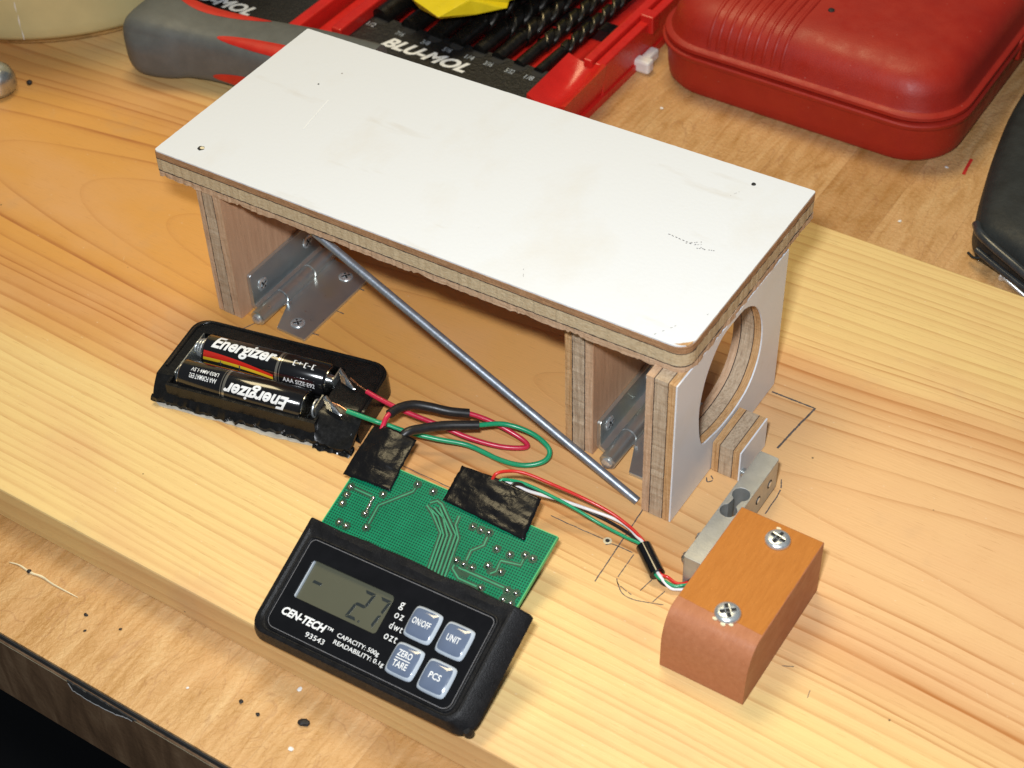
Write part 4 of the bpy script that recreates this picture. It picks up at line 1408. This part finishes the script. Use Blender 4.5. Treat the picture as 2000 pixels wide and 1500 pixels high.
lcw('red_load_cell_wire', 'thin red wire arching from the tape to the load cell', [(174.5, -40.0, 11.5), (174.1, -35.5, 14.6), (174.3, -33.4, 18.2), (175.2, -31.6, 20.0), (178.3, -27.6, 19.0), (183.1, -25.1, 18.0), (192.2, -22.4, 15.0), (202, -19.2, 11.0), (212, -17.6, 8.0), (219, -17.8, 6.0), (224, -18.9, 5.0)],
    [(242.2, -29.1, 3.0), (245.6, -29.6, 2.6), (248.3, -28.9, 3.2), (250.5, -27.7, 5.0)], 'wire_red', (0.5, 0.6, 0.5))
lcw('white_load_cell_wire', 'thin white wire running from the tape to the load cell', [(177.3, -40.3, 11.5), (176.8, -35.1, 15.0), (178.8, -31.4, 17.0), (186.0, -27.8, 13.0), (196, -22.5, 9.0), (205, -18.9, 6.0), (212.9, -16.9, 4.4), (219, -17.2, 4.2), (224.5, -19.5, 4.2)],
    [(244.4, -31.9, 2.0), (247.3, -30.9, 1.6), (250.0, -29.2, 2.0), (252.0, -27.7, 5.0)], 'wire_white', (0.1, 0.1, 0.9))
lcw('green_load_cell_wire', 'thin green wire running from the tape to the load cell', [(176.5, -40.0, 11.5), (176.5, -35.0, 15.2), (177.2, -33.0, 18.4), (179.2, -30.9, 18.0), (184.2, -27.9, 16.0), (194.0, -25.0, 12.0), (203, -22.9, 8.0), (211.5, -21.9, 5.0), (221.9, -21.8, 4.0)],
    [(242.2, -31.2, 3.0), (246.2, -30.9, 2.6), (248.7, -29.0, 3.2), (251.4, -27.7, 5.4)], 'wire_green', (-0.5, -0.4, 0.2))
lcw('black_load_cell_wire', 'thin black wire running from the tape to the load cell', [(181.3, -40.3, 11.5), (181.3, -35.6, 15.0), (181.6, -33.4, 17.8), (182.4, -30.9, 18.0), (184.3, -28.0, 15.0), (187.7, -25.5, 11.0), (194.3, -21.0, 6.0), (201.1, -18.2, 3.8), (209.5, -17.2, 2.3), (216.5, -17.7, 2.2), (223.2, -19.4, 2.8)],
    [(242.0, -31.8, 2.3), (245.9, -31.0, 2.0), (248.4, -28.9, 2.6), (250.6, -27.7, 5.6)], 'wire_black', (0.0, -0.2, -0.7))
d = (SB - SA).normalized()
slv = MB().tube([SA + d * 0.4 + Vector((0, 0, 0.1)), SA.lerp(SB, 0.5) + Vector((0, 0, 0.1)), SB - d * 0.3 + Vector((0, 0, 0.1))], 2.75, 18, 5).build('cable_sleeve', 'black_gloss', smooth=50)
tag(slv, 'short glossy black sleeve bundling the four load cell wires', 'sleeve')

# ================================================================== background
# red blow-moulded tool case
rc = thing('red_tool_case', 'closed red plastic tool case with ribbed lid at the back right', 'tool case', (148, 330, BZ))
X0, X1, Y0, Y1 = 75.0, 227.0, 253.5, 430.0


def shell(profile, n=10, m=10):
    return [[(x, y, z) for x, y in rrect(X0 + d, X1 - d, Y0 + d, Y1 - d, max(2.0, 26 - d * 0.55), n, m)] for d, z in profile]


low = [(6, BZ + 0.05), (2.6, BZ + 0.9), (1.2, BZ + 3.0), (0.6, BZ + 8), (0.2, 0.5), (0.0, 2.2), (-1.6, 2.6), (-2.0, 3.3), (-2.0, 4.6), (-1.4, 5.3), (0.6, 5.6)]
MB().loops(shell(low)).build('lower_shell', 'red_case_plastic', rc, smooth=40)
lid = [(0.8, 5.0), (0.8, 6.2), (-0.6, 6.5), (-1.2, 7.2), (-1.0, 8.6), (0.0, 9.4), (1.4, 9.8), (2.2, 11.5), (3.2, 16), (5.0, 20.0), (8.0, 23.4), (12.0, 25.8), (17, 27.2), (24, 28.0), (45, 28.6), (66, 28.9)]
MB().loops(shell(lid)).build('lid', 'red_case_plastic', rc, smooth=40)
for k in range(9):
    x = 106 + 4.7 * k
    path = [(x, Y0 + d + 0.75, z - 0.65) for d, z in lid[7:15]] + [(x, Y0 + 150, 27.9)]
    MB().tube(path, 1.35, 10, 3).build('rib', 'red_case_plastic', rc, smooth=60)
MB().box(X1 - 1.0, X1 + 2.6, 338, 352, -3, 8).build('latch', 'red_case_plastic', rc, bevel=1.2)
MB().lathe([(1.7, 0), (1.5, 0.5), (0.5, 0.8)], 10, Matrix.Translation((152.5, 287.5, 28.2))).build('dark_speck', 'char', rc, smooth=50)

# open drill index
dc = thing('drill_bit_case', 'open red drill bit case with black label strip behind the platform', 'drill case', (0, 250, BZ))
tx0, tx1, ty0, ty1 = -68.0, 66.0, 186.0, 345.0
MB().prism(rrect(tx0, tx1, ty0, ty1, 5, 4), BZ + 0.05, BZ + 4).build('tray_floor', 'red_tray_plastic', dc)
MB().box(tx0 + 1, tx0 + 7, ty0 + 2, ty1, BZ + 4, 4).build('side_wall', 'red_tray_plastic', dc, bevel=1.0)
MB().box(tx1 - 11, tx1 - 6.2, 226, ty1 - 2, BZ + 4, 4.6).build('side_wall', 'red_tray_plastic', dc, bevel=0.8)
MB().box(tx1 - 6.0, tx1 - 1.0, 228.2, ty1 - 2, BZ + 0.2, 2.2).build('side_flange', 'red_tray_plastic', dc, bevel=0.7)
MB().box(tx1 - 6, tx1 + 1.4, 272, 279, -4, 5.6).build('catch', 'red_tray_plastic', dc, bevel=0.7)
MB().box(tx0 + 2, tx1, ty1 - 5, ty1, BZ + 4, 6).build('back_wall', 'red_tray_plastic', dc, bevel=1.0)
MB().box(tx0 + 2, tx1 - 20, ty0, ty0 + 3.5, BZ + 4, -3.2).build('front_wall', 'red_tray_plastic', dc, bevel=0.8)
# scooped front corner
vs, fs = [], []
n = 14
for i in range(n + 1):
    for j in range(n + 1):
        u, v = i / n, j / n
        x = tx1 - 20 + 21.0 * u
        y = 190 + 38 * v
        z = 2.6 - 7.5 * sin(pi * min(1, u * 1.05)) * (0.35 + 0.65 * sin(pi * min(1.0, v * 0.95 + 0.05))) + 1.2 * v
        vs.append((x, y, z))
for i in range(n):
    for j in range(n):
        a = i * (n + 1) + j
        fs.append((a, a + n + 1, a + n + 2, a + 1))
sc_mb = MB().add(vs, fs)
sk1 = [(tx1 + 1.0, 190 + 38 * j / n, vs[n * (n + 1) + j][2]) for j in range(n + 1)]
sk2 = [(tx1 - 2.5, 192 + 36 * j / n, BZ + 0.2) for j in range(n + 1)]
sc_mb.add(sk1 + sk2, [(j, j + n + 1, j + n + 2, j + 1) for j in range(n)])
sk3 = [vs[i * (n + 1)] for i in range(n + 1)]
sk4 = [(p[0] - 5 * (i / n), 192, BZ + 0.2) for i, p in enumerate(sk3)]
sc_mb.add(sk3 + sk4, [(j, j + 1, j + n + 2, j + n + 1) for j in range(n)])
sk5 = [vs[i * (n + 1) + n] for i in range(n + 1)]
sk6 = [(p[0] - 3.5 * (i / n), 227, BZ + 0.2) for i, p in enumerate(sk5)]
sc_mb.add(sk5 + sk6, [(j, j + n + 1, j + n + 2, j + 1) for j in range(n)])
sk7 = [vs[j] for j in range(n + 1)]
sk8 = [(p[0], p[1], BZ + 0.2) for p in sk7]
sc_mb.add(sk7 + sk8, [(j, j + 1, j + n + 2, j + n + 1) for j in range(n)])
sc_mb.build('scooped_corner', 'red_tray_plastic', dc, smooth=40)
# label strip
strip = MB().prism(rrect(tx0 + 7, tx1 - 20, ty0 + 3.6, 217, 1, 2), BZ + 4, -2.4).build('label_strip', 'black_insert', dc)
lt = lambda a, b: (a, b, -2.3)
text_mb('BLU-MOL', -43.0, 195.0, 49.5, 8.6, lt, 0.35, 0.04).build('brand_lettering', 'white_print', strip)
sizes = ['1/2', '7/16', '3/8', '5/16', '1/4', '3/16', '5/32', '1/8']
bx = [-57, -39.5, -24, -11, 2, 13, 25.2, 36.2]
for t, x in zip(sizes, bx):
    text_mb(t, x - 2.6, 206.4, 4.6, 3.4, lt, 0, 0.0).build('size_lettering', 'button_rim', strip)
    MB().lathe([(3.6, -0.4), (3.6, 0.12)], 16, Matrix.Translation((x + 1.8, 213.6, -2.4))).build('socket', 'dark_recess', strip)
MB().box(tx0 + 8, tx1 - 9, 268, 276, BZ + 4, -7.5).build('bit_rest', 'black_insert', dc)
# second half of the case, folded out to the left
MB().prism(rrect(-165, -82, 172 + 4, 340, 4, 4), BZ + 0.05, BZ + 3.5).build('tray_floor', 'red_tray_plastic', dc)
MB().box(-88.5, -82.0, 178, 338, BZ + 3.5, 3).build('side_wall', 'red_tray_plastic', dc, bevel=1)
MB().box(-79.5, -71.5, 180, 345, -8, -3.5).build('hinge_strip', 'red_tray_plastic', dc, bevel=1.2)
s2 = MB().prism(rrect(-160, -89, 179, 330, 1, 2), BZ + 3.5, -3.0).build('label_strip', 'black_insert', dc)
text_mb('BLU-MOL', -163, 183.0, 46.5, 8.4, lambda a, b: (a, b, -2.9), 0.35, 0.04).build('brand_lettering', 'white_print', s2)


def drill(x, r, label):
    root = thing('drill_bit', label, 'drill bit', (x + 4, 250, -8), 'drill bits in the red case')
    ax = Vector((0.07, 1.0, 0.05)).normalized()
    o = Vector((x + 0.8, 214.5, -3.0 + r * 0.1))
    sid = ax.cross(Vector((0, 0, 1))).normalized()
    up = sid.cross(ax)
    MB().tube([o, o + ax * 22], r * 0.82, 14, 1).build('shank', 'drill_steel', root, smooth=50)
    n, m = 30, 64
    loops = []
    for k in range(m + 1):
        s_ = 20 + 92 * k / m
        tw = s_ / (r * 5.2) * 2 * pi
        lp = []
        for q in range(n):
            a = 2 * pi * q / n
            c = abs(cos(a))
            rad = r * (0.42 + 0.58 * min(1.0, c * 1.55) ** 0.7)
            p = o + ax * s_ + sid * (rad * cos(a + tw)) + up * (rad * sin(a + tw))
            lp.append(p)
        loops.append(lp)
    fl = MB().loops(loops).build('flutes', 'drill_steel', root, smooth=45)
    me = fl.data
    me.materials.append(MAT['drill_edge'])
    for p in me.polygons:
        q = p.index % n
        if q in (3, 18) and p.index < m * n:
            p.material_index = 1


nm = ['widest', 'second widest', 'third widest', 'fourth widest', 'fifth widest', 'sixth widest', 'second thinnest', 'thinnest, rightmost']
for x, r, t in zip(bx, (6.8, 6.2, 5.8, 5.4, 5.0, 4.4, 3.9, 3.4), nm):
    drill(x, r, t + ' black twist drill bit in the open red case')

# yellow tool tip lying over the bits
yt = thing('yellow_tool', 'yellow plastic wedge-ended tool lying on the drill bits', 'tool', (0, 225, 0))
ya = [(-9.5, 200.2, 20.5), (-28, 205.8, 21.5), (-48, 221, 22), (-52, 300, 26), (26, 300, 26), (-4.5, 219.5, 22)]
yb = [(-14.6, 207.5, 14.2), (-30, 213, 12), (-50, 226, 10), (-52, 300, 8), (34, 300, 8), (5.0, 240, 13), (8.6, 232.5, 14), (-1.3, 219.8, 14)]
MB().add(ya + yb, [(0, 5, 4, 3, 2, 1), (0, 1, 7, 6), (1, 2, 8, 7), (2, 3, 9, 8), (3, 4, 10, 9), (0, 6, 13, 5), (5, 13, 12), (5, 12, 11), (5, 11, 10, 4), (6, 7, 8, 9, 10, 11, 12, 13)]).build('body', 'yellow_plastic', yt, bevel=0.8)

# grey handled tool
gh = thing('grey_handled_tool', 'grey rubber tool handle with red inlays beside the cream tub', 'tool', (-95, 135, 0))
ctr = [(-132.5, 128.0), (-130.5, 128.1), (-123, 128.9), (-111, 130.2), (-100, 132.2), (-84, 135), (-62, 138.6), (-38, 142.5), (-10, 147)]
wid = [(12.5, 11), (16.4, 14.8), (17.9, 16.0), (17.2, 15.6), (15.0, 14.2), (14.4, 13.6), (15.6, 14.2), (16.6, 14.6), (16.0, 14.0)]
P3 = catmull([(x, y, 0) for x, y in ctr], 6)
W3 = catmull([(a, b, 0) for a, b in wid], 6)


def hsurf(i, a, extra=0.0):
    p, w = P3[i], W3[i]
    tgt = (P3[min(i + 1, len(P3) - 1)] - P3[max(i - 1, 0)]).normalized()
    sd = Vector((tgt.y, -tgt.x, 0))
    ca, sa = cos(a), sin(a)
    e = 0.52
    u = math.copysign(abs(ca) ** e, ca) * (w.x + extra)
    v = math.copysign(abs(sa) ** e, sa) * (w.y + extra)
    lift = 0.0
    if i < 22 and sa < 0.2 and ca > 0.0:      # hooked heel of the butt
        u += 2.6 * math.exp(-((i - 13) / 6.0) ** 2) * ca
    return Vector((p.x, p.y, 15.2)) + sd * u + Vector((0, 0, v))


N = 40
lp = [[hsurf(i, 2 * pi * k / N) for k in range(N)] for i in range(len(P3))]
MB().loops(lp).build('grip', 'grey_rubber', gh, smooth=60)


def inlay(i0, a0, li, la):
    n = 14
    vs, fs = [], []
    for r in range(5):
        for k in range(n * 2):
            t = 2 * pi * k / (n * 2)
            fi = i0 + li * (r / 4) * cos(t)
            aa = a0 + la * (r / 4) * sin(t)
            fi = max(0, min(len(P3) - 1.001, fi))
            i = int(fi)
            q = hsurf(i, aa, 0.5 if r < 4 else 0.1).lerp(hsurf(i + 1, aa, 0.5 if r < 4 else 0.1), fi - i)
            vs.append(q)
    m = n * 2
    for r in range(4):
        for k in range(m):
            fs.append((r * m + k, r * m + (k + 1) % m, (r + 1) * m + (k + 1) % m, (r + 1) * m + k))
    MB().add(vs, fs).build('inlay', 'red_rubber', gh, smooth=70)


inlay(40, 1.05, 10, 0.33)
inlay(36, -0.28, 7, 0.26)
inlay(25, 2.0, 10, 0.33)

# cream tub
tub = thing('cream_tub', 'cream translucent plastic tub cut off by the top left corner', 'tub', (-240, 185, 0))
Tm = Matrix.Translation((-240, 185, 0))
MB().lathe([(98, 8.6), (102, 8.2), (104, 8.8), (105, 11), (105.6, 16), (106.5, 110), (106.5, 118), (102, 120)], 128, Tm).build('wall', 'cream_plastic', tub, smooth=50)
MB().lathe([(92, 0.1), (94.5, 0.8), (96, 3), (97.5, 8.5)], 110, Tm).build('base_ring', 'amber_plastic', tub, smooth=50)
seam = []
for k in range(16):
    a = radians(-57.3) + 0.005 * nz(k * 0.9)
    seam.append((-240 + 105.6 * cos(a), 185 + 105.6 * sin(a), 10 + k * 3.5))
MB().tube(seam, lambda t: 0.18 + 0.14 * sin(40 * t), 6, 3).build('seam', 'white_scrap', tub, smooth=60)

# shiny knob at the left edge
kn = MB().lathe([(6.5, 0.1), (8.6, 1.0), (9.6, 3.5), (9.4, 8.0), (8.2, 11.0), (5.8, 13.2), (3.0, 14.3), (0.6, 14.6)], 36, Matrix.Translation((-175, 67.5, 0))).build('steel_knob', 'zinc_steel', smooth=50)
tag(kn, 'shiny rounded metal knob cut off by the left edge', 'knob')
cr_ = MB().lathe([(1.2, 0), (1.5, 1.2), (0.6, 2.0)], 7, Matrix.Translation((-166.0, 79.5, 0.05))).build('black_crumb', 'char')
tag(cr_, 'black crumb beside the shiny metal knob', 'crumb')

# black pouch at the right edge
bp = thing('black_pouch', 'black leather pouch with rolled edge cut off by the right edge', 'pouch', (320, 280, BZ))
po = [(262, 207), (256.5, 217), (251, 240), (245.5, 268), (240.5, 305), (240, 350), (243, 420), (460, 420), (460, 175), (350, 181), (300, 193)]
po = [(p.x, p.y) for p in catmull([(*p, 0) for p in po[:7]], 4)] + po[7:]
lp = []
cxp, cyp = 350, 300
for k, z in ((0.985, BZ + 0.1), (1.0, BZ + 3), (1.0, -6), (0.985, -1.5), (0.955, 1.2), (0.90, 2.6), (0.7, 4.2)):
    lp.append([(cxp + (x - cxp) * k, cyp + (y - cyp) * k, z + 0.6 * nz(x * 0.05, y * 0.05, 3)) for x, y in po])
MB().loops(lp).build('body', 'black_leather', bp, smooth=60)
MB().tube([(258.5, 212, -3), (264, 204.0, -1.5), (280, 196.0, -3), (300, 189, -6), (340, 179.5, -8)], 2.0, 10, 5).build('rolled_edge', 'leather_edge', bp, smooth=60)
MB().tube([(263, 203.5, -9), (281, 195, -10), (301, 188, -11), (340, 178.6, -12)], 1.5, 10, 5).build('rolled_edge', 'leather_edge', bp, smooth=60)
MB().tube([(259, 206, -14), (263, 203, -13), (268, 204.5, -11)], 0.6, 8, 4).build('loose_thread', 'black_leather', bp, smooth=60)
scw = thing('loose_screw', 'loose steel screw lying on the bench beside the black pouch', 'screw', (283, 205, BZ))
Mx = Matrix.Translation((276.5, 201.0, BZ + 2.4)) @ Matrix.Rotation(radians(-30), 4, 'Z') @ Matrix.Rotation(pi / 2, 4, 'Y')
MB().lathe([(0.9, -0.4), (2.2, -0.1), (2.4, 0.5), (1.9, 1.3), (1.1, 1.8)], 18, Mx).build('head', 'screw_steel', scw, smooth=40)
MB().lathe([(1.15 if k % 2 else 0.85, 1.6 + k * 0.5) for k in range(40)], 12, Mx).build('shank', 'screw_steel', scw, smooth=40)

# small things on the bench
rm = ribbon([(233.9, 275), (234.4, 268), (235.1, 262)], 1.5, lambda a, b: (a, b, BZ + 0.1)).build('crayon_mark', 'red_crayon')
rm.parent = bench
rm.matrix_parent_inverse = WM[bench.name].inverted()


def lump(loc, r, seed, name, mat, label, cat, group, sx=1.0, flat=0.7, rz=0.0):
    mb = MB()
    n, m = 9, 6
    loops = []
    for i in range(m):
        ph = -pi / 2 + pi * (i + 0.5) / m
        loops.append([(r * sx * cos(ph) * cos(2 * pi * k / n) * (1 + 0.6 * nz(k * 0.8, i * 0.9, seed)), r * cos(ph) * sin(2 * pi * k / n) * (1 + 0.6 * nz(k * 0.8, i * 0.9, seed + 5)), r * flat * (sin(ph) + 1)) for k in range(n)])
    r *= 1.0
    mb.loops(loops).xf(Matrix.Translation(loc) @ Matrix.Rotation(rz, 4, 'Z'))
    o = mb.build(name, mat)
    tag(o, label, cat, group)
    return o


CG = 'black crumbs on the laminate in front of the pine board'
for i, (x, y, r, lb) in enumerate(((67.5, -136.1, 0.6, 'black crumb on the laminate just right of the pale splinter'), (72.0, -141.5, 0.45, 'small black crumb between the splinter and the chipped bench edge'),
                                   (138.3, -135.9, 0.65, 'black crumb left of the pair in front of the display'), (146.4, -137.0, 0.65, 'black crumb nearest the largest crumb in front of the display'),
                                   (82.3, -134.4, 0.45, 'tiny black crumb alone on the laminate, right of the splinter'))):
    lump((x, y, BZ), r, i, 'black_crumb', 'char', lb, 'crumb', CG, 1.4, 0.6, i)
lump((161.8, -131.6, BZ), 1.5, 21, 'black_crumb', 'char', 'largest black crumb on the laminate below the scale display', 'crumb', CG, 1.5, 0.5, 0.4)
WG = 'white flakes on the laminate in front of the pine board'
for i, (x, y, r, lb) in enumerate(((164.2, -141.8, 0.8, 'white flake on the laminate in front of the largest crumb'), (119, -141, .45, 'tiny white flake right of the chipped bench edge'), (152, -121.5, .8, 'white flake close to the pine board below the display'))):
    lump((x, y, BZ), r, 40 + i, 'white_flake', 'white_scrap', lb, 'flake', WG, 1.2, 0.4, i)
sp = thing('splinter', 'thin pale splinter lying on the laminate at the lower left', 'splinter', (42, -132, BZ))
MB().tube([(26.5, -132.9, BZ + 0.35), (31, -132.0, BZ + 0.5), (37, -132.4, BZ + 0.5), (42, -131.7, BZ + 0.6), (48, -132.1, BZ + 0.5), (59.6, -131.8, BZ + 0.3)], lambda t: 0.12 + 0.42 * sin(pi * t) ** 0.7 * (0.8 + 0.4 * nz(t * 9)), 6, 6).build('sliver', 'straw', sp, smooth=40)
MB().lathe([(0.8, 0), (0.9, 0.5), (0.4, 1.1)], 8, Matrix.Translation((36.2, -132.4, BZ + 0.4))).build('dark_knot', 'char', sp)
pg = thing('white_plug', 'small white plastic scrap between the two red cases', 'scrap', (68, 264, BZ))
MB().box(62.5, 73, 258.5, 264.5, BZ + 0.1, BZ + 7).build('body', 'white_scrap', pg, bevel=1.4)
MB().box(65, 70, 264.0, 275, BZ + 0.3, BZ + 6).build('neck', 'white_scrap', pg, bevel=1.2)
for i, (x, y, lb) in enumerate(((226.5, 263.0, 'pale chip beside the corner of the red tool case'), (224, 216, 'pale chip on the laminate near the back edge of the pine board'), (245, 282, 'pale chip between the red crayon mark and the black pouch'), (92, 238, 'pale chip on the laminate in front of the red tool case'))):
    lump((x, y, BZ), 0.7, 60 + i, 'pale_chip', 'white_scrap', lb, 'chip', 'pale chips behind the pine board', 1.3, 0.4, i)
